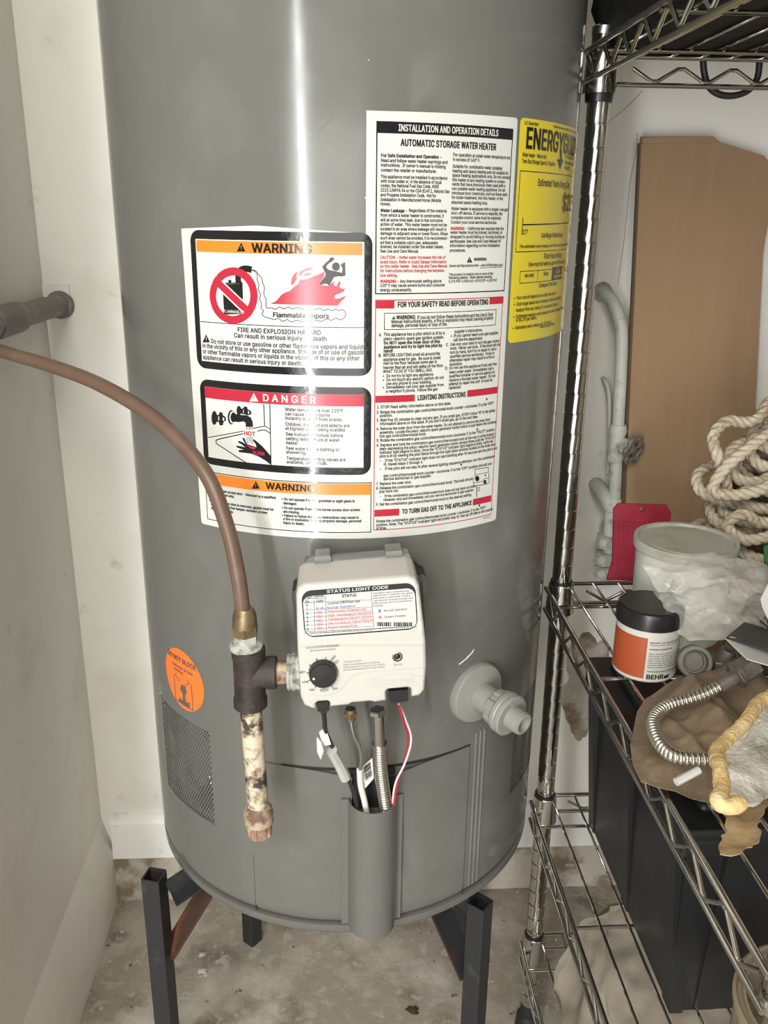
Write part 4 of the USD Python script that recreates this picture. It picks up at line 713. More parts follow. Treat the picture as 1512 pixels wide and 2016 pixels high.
# round orange sticker
st = sheet('round_sticker', Point(-211, -150.5).buffer(38.0, 24), 'sticker_orange', 'round orange sticker with black print beside the air inlet', .0003)
q = Print(); a0 = -.05
q.text(-240, -184, [-128.5], ['DO NOT BLOCK'], 5.6, 1); q.text(-232, -192, [-137.5, -143], ['Combustion Air Inlet', '    Openings'], 3.0, 0)
for g in (LineString([(-229, -150), (-229, -183), (-194, -183), (-194, -150)]).buffer(.6, cap_style=2), Polygon([(-222, -183), (-219, -176), (-213, -179), (-212, -170), (-217, -164), (-213, -157), (-206, -157), (-204, -164), (-208, -170), (-206, -178), (-200, -175), (-200, -183)]), LineString([(-217, -155), (-226, -150), (-223, -147)]).buffer(.5), LineString([(-205, -155), (-198, -150), (-201, -147)]).buffer(.5)): q.poly(g, 2, 6.0)
m, n = q.mesh(on_tank(.0004)); obj('black_print', m, 'ink_gray', st, normals=n)
# scratches and bare specks in the paint
q = Print()
for a, b, w in (((124, -107.5), (142, -97.5), 1.6), ((134, -102), (143.5, -95), 1.3)): q.poly(LineString([a, ((a[0]+b[0])/2+.8, (a[1]+b[1])/2-.6), b]).buffer(w/2, 2), 1)
for i in range(46):
    u, v = (-272+rng.normal(0, 11), -198+rng.normal(0, 8)) if i < 34 else (rng.uniform(-230, 240), rng.uniform(-400, 600)); s = rng.uniform(.3, .75); q.poly(Point(u, v).buffer(s, 2), 1)
for u, v in ((-172.5, -262.5), (-171, -270)): q.poly(Point(u, v).buffer(1.1, 3), 1)
m, n = q.mesh(on_tank(.0001)); obj('paint_scratches', m, 'bright_scratch', heater, normals=n, kind='stuff', label='bright scratches and flecks in the gray paint')
q = Print(); q.poly(Polygon([(-27, 430), (-21, 433), (-15, 431), (-17, 426), (-22, 424), (-25, 419)]).buffer(.8), 1); m, n = q.mesh(on_tank(.0003)); obj('peeled_tape', m, 'tank_paint', heater, normals=n)
# burner door, bulged at its top edge, with near-black strips painting the shade behind it
def door():
    t0, t1, z0, z1 = math.radians(-25.3), math.radians(32.2), ZS+.001, .6835; nt, nz = 90, 28; T, Z = np.meshgrid(np.linspace(t0, t1, 90), np.linspace(z0, z1, nz)); c = math.radians(5.9)
    bulge = .0085*np.exp(-((T-c)/math.radians(11))**2)*np.clip((Z-.6)/(z1-.6), 0, 1)**1.5
    Z2 = Z-.0075*np.exp(-((T-c)/math.radians(10))**2)*np.clip((Z-.6)/(z1-.6), 0, 1)
    ro = R+.0016+bulge-.0045*np.clip((z0+.01-Z)/.01, 0, 1)**2; out = np.stack([ro*np.sin(T), -ro*np.cos(T), Z2], -1); ri = ro-.0012; inn = np.stack([ri*np.sin(T), -ri*np.cos(T), Z2], -1)
    V = np.vstack([out.reshape(-1, 3), inn.reshape(-1, 3)]); F, o = [], nt*nz
    for i in range(nz-1):
        for j in range(nt-1):
            if abs((T[i, j]+T[i, j+1])/2-c) < math.radians(5.6) and Z[i, j] > .632: continue      # notch where the wires go in
            a = i*nt+j; F += [(a, a+1, a+nt+1), (a, a+nt+1, a+nt), (o+a, o+a+nt+1, o+a+1), (o+a, o+a+nt, o+a+nt+1)]
    ed = [i for i in range(nt)]+[nt-1+nt*i for i in range(1, nz)]+[nt*nz-1-i for i in range(1, nt)]+[nt*(nz-1-i) for i in range(1, nz-1)]
    for a, b in zip(ed, ed[1:]+ed[:1]): F += [(a, o+b, b), (a, o+a, o+b)]
    return trimesh.Trimesh(V, F, process=False)
obj('burner_door', door(), 'tank_paint', heater, smooth=30, label='curved gray burner access door with a bulged top edge')
for bx in ((-2, -290, 50, -214.6), (-113.6, -425, -111.6, -345), (-75, -218, 144.5, -214.6), (143.0, -425, 144.3, -216)):
    q = Print(); q.poly(sbox(*bx), 0, 6.); m, n = q.mesh(on_tank(.0008)); obj('door_gap_shade', m, 'tank_seam_and_shade', heater, normals=n)
for d in (34.6, 36.1, 37.6):
    p = skin(np.radians([d, d, d]), np.array([.482, .6, .697]), R+.0001); obj('jacket_rib', tube(p, .0014, 8), 'tank_paint', heater)
# half-round shield that takes the wires down to the burner
cth = math.radians(5.4); cc = skin(cth, 0, R+.005); er, et = np.array([math.sin(cth), -math.cos(cth), 0]), np.array([math.cos(cth), math.sin(cth), 0])
pro = [(-.034, -.0005)]+[(-.0262, .000)]+[(-.0255*math.cos(a), .003+.0255*math.sin(a)) for a in np.linspace(0, PI, 25)]+[(.0262, 0), (.034, -.0005)]
shp = LineString(pro).buffer(.0008, 3, cap_style=2, join_style=1)
def sh_place(u, v, w): return cc+np.outer(u, et)+np.outer(v, er)+np.outer(np.full(len(u), float(w)), [0, 0, 1.])
bot = hull([*(sh_place(np.array([x*.98 for x, _ in pro[2:-2]]), np.array([y*.98 for _, y in pro[2:-2]]), .482)), *(sh_place(np.array([x*.8 for x, _ in pro[2:-2]]), np.array([y*.8 for _, y in pro[2:-2]]), .476))])
shield = obj('wire_shield', cat_(prism(shp, .481, .650, sh_place), bot), 'tank_paint', heater, smooth=30, label='half-round vertical sheet metal shield in the middle of the burner door')
obj('shield_shade_fill', prism(Polygon([(x*.93, y*.93-.0035) for x, y in pro[2:-2]]), .484, .608, sh_place), 'tank_seam_and_shade', shield)  # solid near-black fill painting the shade inside the shield

# ---- gas control valve
cvB = np.array([.0084, -.345, .876]); ang = math.radians(4.0)
EU, EV = np.array([math.cos(ang), 0, math.sin(ang)]), np.array([-math.sin(ang), 0, math.cos(ang)])
def tilt(v): return np.maximum(0, np.asarray(v, float)-14)*.16       # the label face leans back
def face(u, v, l):                                                 # millimetres on the cover's front
    u, v, l = (np.asarray(x, float) for x in np.broadcast_arrays(u, v, l))
    return cvB+np.outer(u/1000, EU)+np.outer(v/1000, EV)+np.outer((tilt(v)-l)/1000, [0, 1., 0])
def place_face(off=.15, lay=.07): return lambda u, v, l: (face(u, v, off+l*lay), None)
def fprism(poly, d0, d1, step=4.0): return prism(poly, d0, d1, lambda u, v, w: face(u, v, w))
valve = obj('control_valve', cat_(fprism(rrect(-50, -50, 64, 46, 8), -84, -50), fprism(rrect(-40, -40, 52, 40, 8), -95, -80), fprism(rrect(-62, -2, -44, 38, 4), -80, -52), fprism(rrect(-58, 24, 68, 44, 5), -76, -52)), 'black_plastic', heater, label='white gas control valve with a black temperature knob')
out = Polygon([(-54.6, 53.7), (-52.5, 60.5), (-46, 64.2), (48, 64.5), (54.5, 61), (57.3, 54.3), (60.4, 0), (60.0, -24), (57, -50), (52, -55.6), (33, -57), (28, -57.2), (10, -58.8), (-49, -60.3), (-56.5, -56), (-59.4, -46), (-57.8, 0)]).buffer(-2).buffer(2, 4)
out = out.difference(sbox(-44.9, -66, -33.1, -53.5)).difference(rrect(21, -75, 44, -46, 2.5)).difference(sbox(-13.5, -66, 8, -57.5))
def cover():
    rim = lambda p, l: np.array(p.exterior.coords)[:-1]
    base = Polygon(out.exterior); ls = [(0, -52), (0, -5), (.45, -2.4), (1.6, -.8), (3.2, 0)]; V, F = [], []
    N = 260; per = np.linspace(0, 1, N, endpoint=False); rr = []
    for ins, d in ls:
        g = base.buffer(-ins, 4) if ins else base
        g = max(getattr(g, 'geoms', [g]), key=lambda x: x.area); c = np.array([g.exterior.interpolate(g.exterior.project(base.exterior.interpolate(t, normalized=True))).coords[0] for t in per]); rr.append(c); V.append(face(c[:, 0], c[:, 1], d))
    k = N
    for i in range(len(ls)-1):
        a = np.arange(k); b = (a+1) % k; F += [np.stack([i*k+a, i*k+b, (i+1)*k+b], 1), np.stack([i*k+a, (i+1)*k+b, (i+1)*k+a], 1)]
    v, f = tri2(strips(Polygon(rr[-1]).buffer(0), 7., 1)); V.append(face(v[:, 0], v[:, 1], 0)); F.append(f+k*len(ls))
    m = trimesh.Trimesh(np.vstack(V), np.vstack(F), process=False); m.merge_vertices(digits_vertex=6); trimesh.repair.fix_normals(m)
    return m
obj('cover', cover(), 'cover_white', valve, smooth=32, label='white molded plastic cover')
lobe = Polygon(spline(((-58.0, 7.8), (-59.5, -12.8), (-58.5, -30.7), (-54.6, -39.0), (-46.6, -44.2), (-38.1, -46.0), (-28.9, -45.2), (-21.1, -40.9), (-14.9, -34.5), (-10.9, -29.6), (-6.5, -26.6), (1.6, -25.0), (30.5, -24.9), (60.1, -23.5), (61.7, -6.8), (61.0, -2.1), (0.7, 3.7)), 6)).intersection(Polygon(out.exterior).buffer(-2.9)).buffer(-1).buffer(1, 4)
lob2 = lobe.buffer(-1.0)
obj('raised_panel', cat_(fprism(lobe, -.5, .6), fprism(lob2, .4, 1.1)), 'cover_white', valve, smooth=40)
Q = {}
for col, bold, cap, u0, u1, vs, lines in VALVE_TEXT:
    up = vs[0] < 14 and col == 'k'
    Q.setdefault(col, Print()).text(u0, u1, vs, lines, cap, bold, 15 if vs[0] < 8 and col == 'k' else 5)
for txt, c0_, an_ in (('VERY', (-27.5, -10.8), 46), ('HOT', (-23.8, -14.5), 46)):      # set on the slant beside the dial
    q = Print(); q.text(0, 1.75*len(txt), [0], [txt], 2.1, 0, 15); a_ = math.radians(an_); rm = np.array([[math.cos(a_), math.sin(a_)], [-math.sin(a_), math.cos(a_)]])
    Q['k'].add(np.vstack(q.v)@rm+np.array(c0_), np.vstack(q.f), 15)
STAR = {}
for col, lay, op, w, sm, pts in VALVE_SHAPES:
    if col in 'Rb': STAR.setdefault(col, Print()).shape(lay, op, w, sm, pts, None)
for col, qq in STAR.items(): obj('red_star' if col == 'R' else 'blue_star', qq.mesh(place_face())[0], 'ink_redtext' if col == 'R' else 'ink_blue', valve, smooth=False)
for col, lay, op, w, sm, pts in [x for x in VALVE_SHAPES if x[0] not in 'Rb']: Q.setdefault(col, Print()).shape(15 if np.mean([p[1] for p in pts]) < 8 else lay, op, w, sm, pts, None)
VI = {'k': ('black_print', 'ink_matte'), 'w': ('white_print', 'plate_white'), 'W': ('white_field', 'plate_white'), 'b': ('blue_print', 'ink_blue'), 'R': ('red_print', 'ink_redtext'), 'g': ('embossed_name', 'cover_white')}
for col, qq in Q.items():
    if col == 'g':
        g3 = qq.mesh(lambda u, v, l: (face(u, v, .2+.1*(l-5)), None))[0]; e = affinity.rotate(affinity.scale(Point(27, -36.2).buffer(1, 24), 26, 6.6), 1.0)
        obj('embossed_name', g3, 'cover_emboss', valve, smooth=False); obj('name_border', fprism(e.exterior.buffer(.55), -.1, .3), 'cover_white', valve, smooth=False)
    else:
        m, _ = qq.mesh(place_face()); obj(VI[col][0], m, VI[col][1], valve, smooth=False)
kc = (-36.2, -23.1)
def fpt(u, v, l): return face([u], [v], [l])[0]
knob = obj('knob', cat_(lathe([(0, .0136), (.002, .0134), (.0066, .0126), (.0078, .0117), (.0081, .001)], fpt(kc[0]+.3, kc[1]+1.8, .8), (0, -1, 0), 48)), 'black_plastic', valve, label='round black temperature knob')
obj('pointer_dot', lathe([(0, .0012), (.0006, .0012), (.0007, .0001)], fpt(kc[0]-8.4, kc[1]+.2, 8.5), (0, -1, 0), 14), 'ink_white', valve)
sc = (32.9, -10.7)
obj('status_light', cat_(lathe([(0, .0048), (.0022, .0048), (.0026, .0040), (.0012, .0036), (.0012, .0001)], fpt(*sc, .2), (0, -1, 0), 28)), 'galvanized', valve, label='small silver status light')
obj('status_lens', trimesh.Trimesh(*[(lambda s: s.vertices*.0031*np.array([1, .6, 1])+fpt(sc[0], sc[1], 1.0))(trimesh.creation.icosphere(3)), trimesh.creation.icosphere(3).faces]), 'black_plastic', valve, smooth=True)
obj('plug', cat_(fprism(rrect(-44.6, -62.5, -33.4, -53, 1), -14, .6), fprism(sbox(-41.8, -66, -36, -60), -12, -1)), 'black_plastic', valve, label='black plug at the lower left of the cover')
obj('plug', cat_(fprism(rrect(23.5, -60, 41.5, -48.5, 1), -14, -2.5), fprism(sbox(25, -63, 40, -55), -14, -6)), 'black_plastic', valve, label='black plug with the red and white wires')
for u in (-30, 38): obj('top_clip', fprism(unary_union([rrect(u-8, 60, u+8, 71, 2)]), -66, -46), 'tank_paint', valve)
obj('top_flange', fprism(rrect(-48, 48, 54, 66, 4), -64, -50), 'tank_paint', valve)
# ---- fittings and wires under the valve
W = lambda *p: spline(p, 10)
obj('brass_fitting', cat_(cyl((0.0, -0.3, 0.7734), (0.0, -0.3, 0.7856), .0052), hexnut((0.0, -0.3, 0.7758), (0.0, -0.3, 0.7816), .0068)), 'brass', heater)
obj('pilot_tube', tube(W((0.0, -0.3, 0.7758), (0.0031, -0.3, 0.7563), (0.01, -0.295, 0.732), (0.0103, -0.287, 0.7019)), .0022), 'galvanized', heater)
obj('white_sleeve', tube(W((0.0097, -0.288, 0.7057), (0.0111, -0.28, 0.6812), (0.0152, -0.275, 0.6582), (0.0181, -0.272, 0.6395)), .0034), 'wire_white', heater)
obj('conduit_collar', cat_(cyl((0.0271, -0.305, 0.7829), (0.0294, -0.298, 0.7419), .0062), hexnut((0.0266, -0.305, 0.7875), (0.0272, -0.305, 0.7817), .0088)), 'galvanized', heater)
def flex(p, r, pitch, amp=.12, sides=16, step=.125):
    p = resample(np.array(p), pitch*step); s = np.arange(len(p))*step; return tube(p, r*(1-amp+amp*np.abs(np.cos(PI*s))**.7), sides)
obj('flexible_conduit', flex(W((0.0294, -0.298, 0.7443), (0.0314, -0.288, 0.7082), (0.0356, -0.277, 0.6687), (0.0402, -0.272, 0.6323)), .0075, .0036, .17), 'steel_flex', heater, smooth=60, label='ribbed steel conduit running down into the shield')
tw = resample(W((0.0461, -0.325, 0.8038), (0.053, -0.318, 0.7812), (0.0597, -0.305, 0.7523), (0.0563, -0.292, 0.7165), (0.0493, -0.28, 0.6833), (0.0466, -0.272, 0.6485)), .003)
t_, a_, b_ = frames(tw); ph = np.linspace(0, 5.5, len(tw))
obj('red_wire', tube(tw+.0013*(np.cos(ph)[:, None]*a_+np.sin(ph)[:, None]*b_), .0012, 8), 'wire_red', heater)
obj('white_wire', tube(tw-.0013*(np.cos(ph)[:, None]*a_+np.sin(ph)[:, None]*b_), .0012, 8), 'wire_white', heater)
obj('black_wire', tube(W((-0.0262, -0.335, 0.8059), (-0.0254, -0.33, 0.7906), (-0.0246, -0.322, 0.7741), (-0.0194, -0.31, 0.7511), (-0.0134, -0.3, 0.7287), (-0.0029, -0.288, 0.6968), (0.0036, -0.28, 0.6719), (0.0093, -0.272, 0.6398)), .0023, 10), 'wire_black', heater)
def slab(quad, th, n=None):
    q = np.array(quad, float); nn = np.cross(q[1]-q[0], q[2]-q[0]); nn /= np.linalg.norm(nn); return hull(np.vstack([q-nn*th/2, q+nn*th/2]))
obj('connector_body', tube(W((-0.0189, -0.312, 0.7454), (-0.0114, -0.302, 0.7222), (-0.0052, -0.296, 0.7013)), .0058, 8), 'nylon', heater, label='translucent white plastic wire connector')
obj('wire_tag', cat_(slab([(-0.031, -0.325, 0.7751), (-0.0246, -0.325, 0.7806), (-0.0193, -0.318, 0.757), (-0.0274, -0.318, 0.7554)], .0012), slab([(-0.0331, -0.322, 0.7675), (-0.0292, -0.325, 0.7636), (-0.0268, -0.325, 0.7532), (-0.0295, -0.318, 0.7397), (-0.0329, -0.318, 0.7486)], .0012)), 'wire_white', heater, label='curled white paper tag on the black wire')
bt = slab([(0.0112, -0.276, 0.6991), (0.0235, -0.274, 0.7099), (0.0252, -0.276, 0.6861), (0.016, -0.278, 0.6752)], .0008)
tg = obj('barcode_tag', bt, 'wire_white', heater, label='small white barcode tag in the shield')
c0, e1, e2 = np.array((0.0127, -0.2772, 0.7012)), np.array((0.0223, -0.2772, 0.7103))-np.array((0.0127, -0.2772, 0.7012)), np.array((0.0155, -0.279, 0.6797))-np.array((0.0127, -0.2772, 0.7012))
bars = [slab([c0+e1*(.15)+e2*t, c0+e1*.85+e2*t, c0+e1*.85+e2*(t+w), c0+e1*.15+e2*(t+w)], .0004) for t, w in ((.08, .03), (.14, .05), (.22, .03), (.3, .06), (.4, .03), (.5, .02), (.55, .04), (.63, .02), (.68, .05), (.78, .03))]
obj('barcode', cat_(*bars), 'ink_black', tg)
# ---- plastic drain valve
dth = math.radians(33.6); dz = .7505; dd = np.array([math.sin(dth), -math.cos(dth), 0]); dp = skin(dth, dz, R); dd2 = dd+np.array([.06, 0, -.10]); dd2 /= np.linalg.norm(dd2)
dv = obj('drain_valve', cat_(lathe([(-.004, .0355), (.0035, .0355), (.0065, .0335), (.0085, .026), (.0095, .019), (.011, .0165)], dp, dd, 64), lathe([(.008, .0165), (.036, .0150), (.046, .015)], dp, dd2, 32)), 'valve_gray', heater, label='gray plastic drain valve with ribbed nut')
def ribbed(p, d, prof, n=6, depth=.10):
    a, b, d = frame_of(d); t = np.arange(72)*2*PI/72; m = 1-depth*np.clip(np.cos(n*t)*2.2, -.2, 1)**2*(np.cos(n*t) > 0); rs = []
    for h, r in prof: rs.append(np.array(p)+d*h+(r*m)[:, None]*(np.cos(t)[:, None]*a+np.sin(t)[:, None]*b))
    return rings(rs)
obj('valve_nut', cat_(ribbed(dp, dd2, [(.029, .018), (.031, .0205), (.041, .0215), (.043, .0205)]), lathe([(.041, .022), (.043, .0235), (.047, .0235), (.0485, .0225), (.050, .0235), (.0535, .0235), (.055, .0215), (.055, .013)], dp, dd2, 40)), 'valve_gray', dv, smooth=30)
pf = [(.05, .0125)]+[(.055+.0022*k+o, .0128-(.0009 if o in (.0007, .0016) else 0)) for k in range(7) for o in (0, .0007, .0016)]+[(.0715, .0122), (.0725, .0112), (.0725, .0088), (.060, .0082), (.060, .0002)]
obj('hose_spout', lathe(pf, dp, dd2, 32), 'valve_gray', dv, smooth=50)

# ================================================================ gas supply
gas = thing('gas_supply_line', 'brown coated gas tube bending down to a rusty tee and drip leg', 'gas pipe', (-.097, -.315, .65))
obj('coated_tube', tube(spline([(-.4275, -.012, 1.1205), (-.4215, -.04, 1.117), (-0.3778, -0.08, 1.1065), (-0.3063, -0.14, 1.0998), (-0.2421, -0.195, 1.0895), (-0.1802, -0.245, 1.0657), (-0.1341, -0.285, 1.0292), (-0.1132, -0.305, 0.984), (-0.1036, -0.314, 0.9376), (-0.1004, -0.315, 0.8997)], 14), .0071, 20), 'brown_tube', gas, smooth=60)
tx = lambda z: np.array([-.0995+(.90-z)*.027, -.315, z])
obj('flare_nut', cat_(lathe([(0, .0112), (.002, .0118), (.012, .0112), (.018, .0095), (.0205, .0078)], tx(.8835), (0, 0, 1), 32), hexnut(tx(.8765), tx(.8865), .0128)), 'brass', gas, smooth=30)
obj('pipe_adapter', cat_(hexnut(tx(.866), tx(.8775), .0118), lathe([(0, .0152), (.004, .0158), (.0075, .0125), (.0085, .0100)], tx(.862), sides=28)), 'pipe_dope', gas)
obj('pipe_tee', cat_(lathe([(0, .0150), (.001, .0162), (.009, .0162), (.011, .0150), (.052, .0150), (.054, .0160), (.0625, .0160), (.0635, .0145)], tx(.800), sides=40), lathe([(0, .0145), (.016, .0145), (.018, .0158), (.0265, .0158), (.0272, .0145)], tx(.836), (1, -.02, .01), 36)), 'iron', gas, smooth=40, label='dark rusty iron pipe tee')
obj('side_nipple', lathe([(0, .0112), (.025, .0112)], tx(.836)+[.0268, 0, 0], (1, -.02, .01), 28), 'cream_cap', gas)
obj('threaded_bushing', cat_(lathe([(0, .0165), (.002, .0182), (.004, .0165), (.006, .0190), (.009, .0172), (.012, .0186), (.014, .0150)], tx(.836)+[.037, 0, 0], (1, 0, 0), 10)), 'pipe_dope', gas, label='gray-white pipe thread sealant at the valve inlet')
obj('drip_leg', lathe([(0, .0106), (.124, .0106), (.1245, .0112), (.127, .0112)], tx(.676), (-.027, 0, 1), 32), 'cream_pipe', gas, label='cream painted pipe with dark rust patches')
obj('drip_cap', cat_(lathe([(0, .0128), (.002, .0148), (.012, .0150), (.018, .0138), (.022, .0112)], tx(.664), (-.027, 0, 1), 36)), 'cream_cap', gas)
obj('cap_end', cat_(ribbed(tx(.650), (-.027, 0, 1), [(0, .0105), (.001, .0126), (.014, .0134), (.0165, .0130)], 8, .08)), 'copper_cap', gas, smooth=30)
ws = thing('wall_gas_stub', 'dark iron gas pipe coming out of the back wall near the left corner', 'pipe', (-.4295, YB, 1.117))
obj('pipe', lathe([(0, .0155), (.20, .0155), (.203, .0155), (.204, .020), (.30, .020)], (-.4295, YB+.01, 1.117), (.002, -1, .01), 32), 'wall_iron', ws)
obj('shutoff_cock', cat_(hexnut((-.4285, .032, 1.120), (-.4283, .008, 1.1205), .0205), lathe([(0, .016), (.012, .015), (.022, .0095)], (-.4283, .012, 1.1205), (0, -1, 0), 20)), 'wall_iron', ws, smooth=30)
obj('wall_sleeve', lathe([(0, .0205), (.006, .021), (.010, .0185), (.010, .016)], (-.4285, YB+.001, 1.117), (0, -1, 0), 32), 'wall_iron', ws)
obj('plaster_lip', prism(unary_union([sbox(-.4505, 1.130, -.414, 1.146)]).buffer(.0015), YB-.004, YB+.004, lambda u, v, w: np.stack([u, np.full(len(u), float(w)), v], 1)), 'wall_paint', ws)

# ================================================================ stand under the heater
legs = [(-.2568, -.1037), (.170, -.163), (-.168, .205), (.205, .150)]
stand = thing('heater_stand', 'black welded steel stand with square tube legs under the water heater', 'stand', (0, 0, 0))
def sq_tube(p0, p1, w, face_dir, th=.0022, hollow=True):
    p0, p1 = np.array(p0, float), np.array(p1, float); d = (p1-p0)/np.linalg.norm(p1-p0); a = np.array(face_dir, float); a -= d*(a@d); a /= np.linalg.norm(a); b = np.cross(d, a)
    pl = lambda u, v, q: (p0+d*q)+np.outer(u, a)+np.outer(v, b)
    o = rrect(-w/2, -w/2, w/2, w/2, .002); g = o.difference(sbox(-w/2+th, -w/2+th, w/2-th, w/2-th)) if hollow else o
    return prism(g, 0, np.linalg.norm(p1-p0), pl)
for i, (x, y) in enumerate(legs):
    c = np.array([0, .02, 0]); d = np.array([c[0]-x, c[1]-y, 0]); d /= np.linalg.norm(d); s = np.array([-d[1], d[0], 0])
    fd = (.9, -.25, 0) if i == 0 else (.75, -.66, 0)
    top = .420 if i != 1 else .4135
    obj('leg', sq_tube((x, y, 0), (x, y, top), .0255, fd), 'dark_steel', stand, smooth=25)
    p = np.array([x, y, 0])+d*.012
    e = np.array([x, y, 0])+d*.20
    an = Polygon([(0, 0), (.026, 0), (.026, .003), (.003, .003), (.003, .026), (0, .026)])
    def angle_iron(q0, q1, nb, wd=1.0):
        q0, q1 = np.array(q0, float), np.array(q1, float); dd_ = (q1-q0)/np.linalg.norm(q1-q0); bb = np.array(nb, float); bb -= dd_*(bb@dd_); bb /= np.linalg.norm(bb); aa = np.cross(dd_, bb)
        return prism(affinity.scale(an, wd, wd, origin=(0, 0)), 0, np.linalg.norm(q1-q0), lambda u, v, w: q0+dd_*w+np.outer(u, aa)+np.outer(v-.026, bb))
    za = .4545
    obj('arm', angle_iron((p[0], p[1], .4035), (p[0]+d[0]*.14, p[1]+d[1]*.14, .4535), (0, 0, 1)), 'dark_steel', stand, smooth=25)
    obj('brace', slab([np.r_[p[:2], .285]+s*.017, np.r_[p[:2], .285]-s*.017, np.r_[(p+d*.10)[:2], .425]-s*.019, np.r_[(p+d*.10)[:2], .425]+s*.019], .004), 'rust_steel' if i == 0 else 'dark_steel', stand, smooth=25)
obj('ring_frame', lathe([(0, .125), (.003, .125), (.003, .165), (0, .165), (0, .125)], (0, .02, .4508), sides=48, cap=False), 'dark_steel', stand)

# ================================================================ wire shelving
PX, PXR, PYF = .2895, 1.15, -.625
rack = thing('wire_shelving', 'chrome wire shelving unit with ringed posts standing right of the water heater', 'shelf unit', (.72, -.31, 0))
def post(x, y):
    pf, z = [(.055, .0122), (.056, .0127)], .081
    while z < 1.43: pf += [(z-.0013, .0127), (z-.0006, .0117), (z+.0006, .0117), (z+.0013, .0127)]; z += .0254
    pf += [(1.4475, .0127), (1.4490, .0117), (1.4490, .0005)]; m = lathe(pf, (x, y, 0), sides=24); return m
def robj(name, mesh, *a, **k): return obj(name, lean(mesh), *a, **k)
def lean(m):
    m = tm(m).copy(); m.vertices[:, 0] -= .006*(m.vertices[:, 2]-.55); return m
for x, y in ((PX, 0), (PX, PYF), (PXR, 0), (PXR, PYF)):
    o = robj('post', post(x, y), 'chrome', rack, smooth=40)
    robj('leveling_foot', lathe([(0, .020), (.004, .0205), (.03, .0185), (.034, .0135), (.058, .0128), (.0585, .003)], (x, y, 0), sides=28), 'black_rubber', o)
    robj('post_cap', lathe([(0, .0131), (.008, .0131), (.0095, .0115), (.0095, .0005)], (x, y, 1.4415), sides=24), 'galvanized', o)
DECKS = [1.4215, .7865, .450, .192]
def zigzag(a, b, ztop, zbot, per, out):
    a, b, out = np.array(a, float), np.array(b, float), np.array(out, float); L = np.linalg.norm(b-a); n = int(L/per*2); P_ = []
    for k in range(n+1):
        t = (k+.35)/n*.98; P_.append(np.r_[(a+(b-a)*t)[:2], ztop if k % 2 == 0 else zbot]+out)
    q = []
    for i in range(len(P_)-1):
        u, v = P_[i], P_[i+1]; q += [u+(v-u)*t for t in (.12, .5, .88)]
    return tube(np.array(q), .0022, 8)
for z in DECKS:
    xl, xr, yb, yf = PX-.0235, PXR+.0235, .002, PYF-.022
    sh = part('wire_shelf', rack)
    for x in (xl, xr):
        for zz, rr in ((z, .0031), (z-.030, .0028)): robj('side_rail', cyl((x, -.012, zz), (x, PYF-.012, zz), rr, 12), 'chrome', sh)
    for y in (yb, yf):
        robj('edge_rail', cyl((PX+.015, y, z), (PXR-.015, y, z), .0030, 12), 'chrome', sh); robj('edge_rail', cyl((PX+.015, y, z-.0285), (PXR-.015, y, z-.0285), .0028, 12), 'chrome', sh)
        robj('truss_wire', zigzag((PX+.022, y, 0), (PXR-.02, y, 0), z-.0095, z-.0265, .0595, (0, 0, 0)), 'chrome', sh, smooth=50)
    for x in (xl, xr): robj('truss_wire', zigzag((x, -.014, 0), (x, PYF-.008, 0), z-.003, z-.027, .0595, (0, 0, 0)), 'chrome', sh, smooth=50)
    for y in (-.062, -.245, -.43): robj('support_wire', cyl((xl, y, z-.0045), (xr, y, z-.0045), .0024, 10), 'chrome', sh)
    x = .2985
    while x < PXR-.01:
        robj('deck_wire', cyl((x, .004, z+.0008), (x, PYF-.02, z+.0008), .0017, 8), 'chrome', sh); x += .0345
    for x, y in ((PX, 0), (PX, PYF), (PXR, 0), (PXR, PYF)):
        robj('collar', lathe([(-.039, .0142), (-.039, .0192), (-.03, .0186), (.001, .0166), (.0025, .0155), (.0025, .0128)], (x, y, z), sides=32), 'chrome', sh, smooth=40)
        robj('post_clip', lathe([(-.048, .0138), (-.0475, .0152), (-.040, .0158), (-.036, .0150)], (x, y, z), sides=28) if z > 1 else lathe([(-.002, .0130), (.0, .0147), (.0065, .0145), (.007, .0129)], (x, y, z), sides=28), 'black_plastic', sh)
ZM, ZL, ZBm, ZT = DECKS[1]+.0025, DECKS[2]+.0025, DECKS[3]+.0025, DECKS[0]+.0025

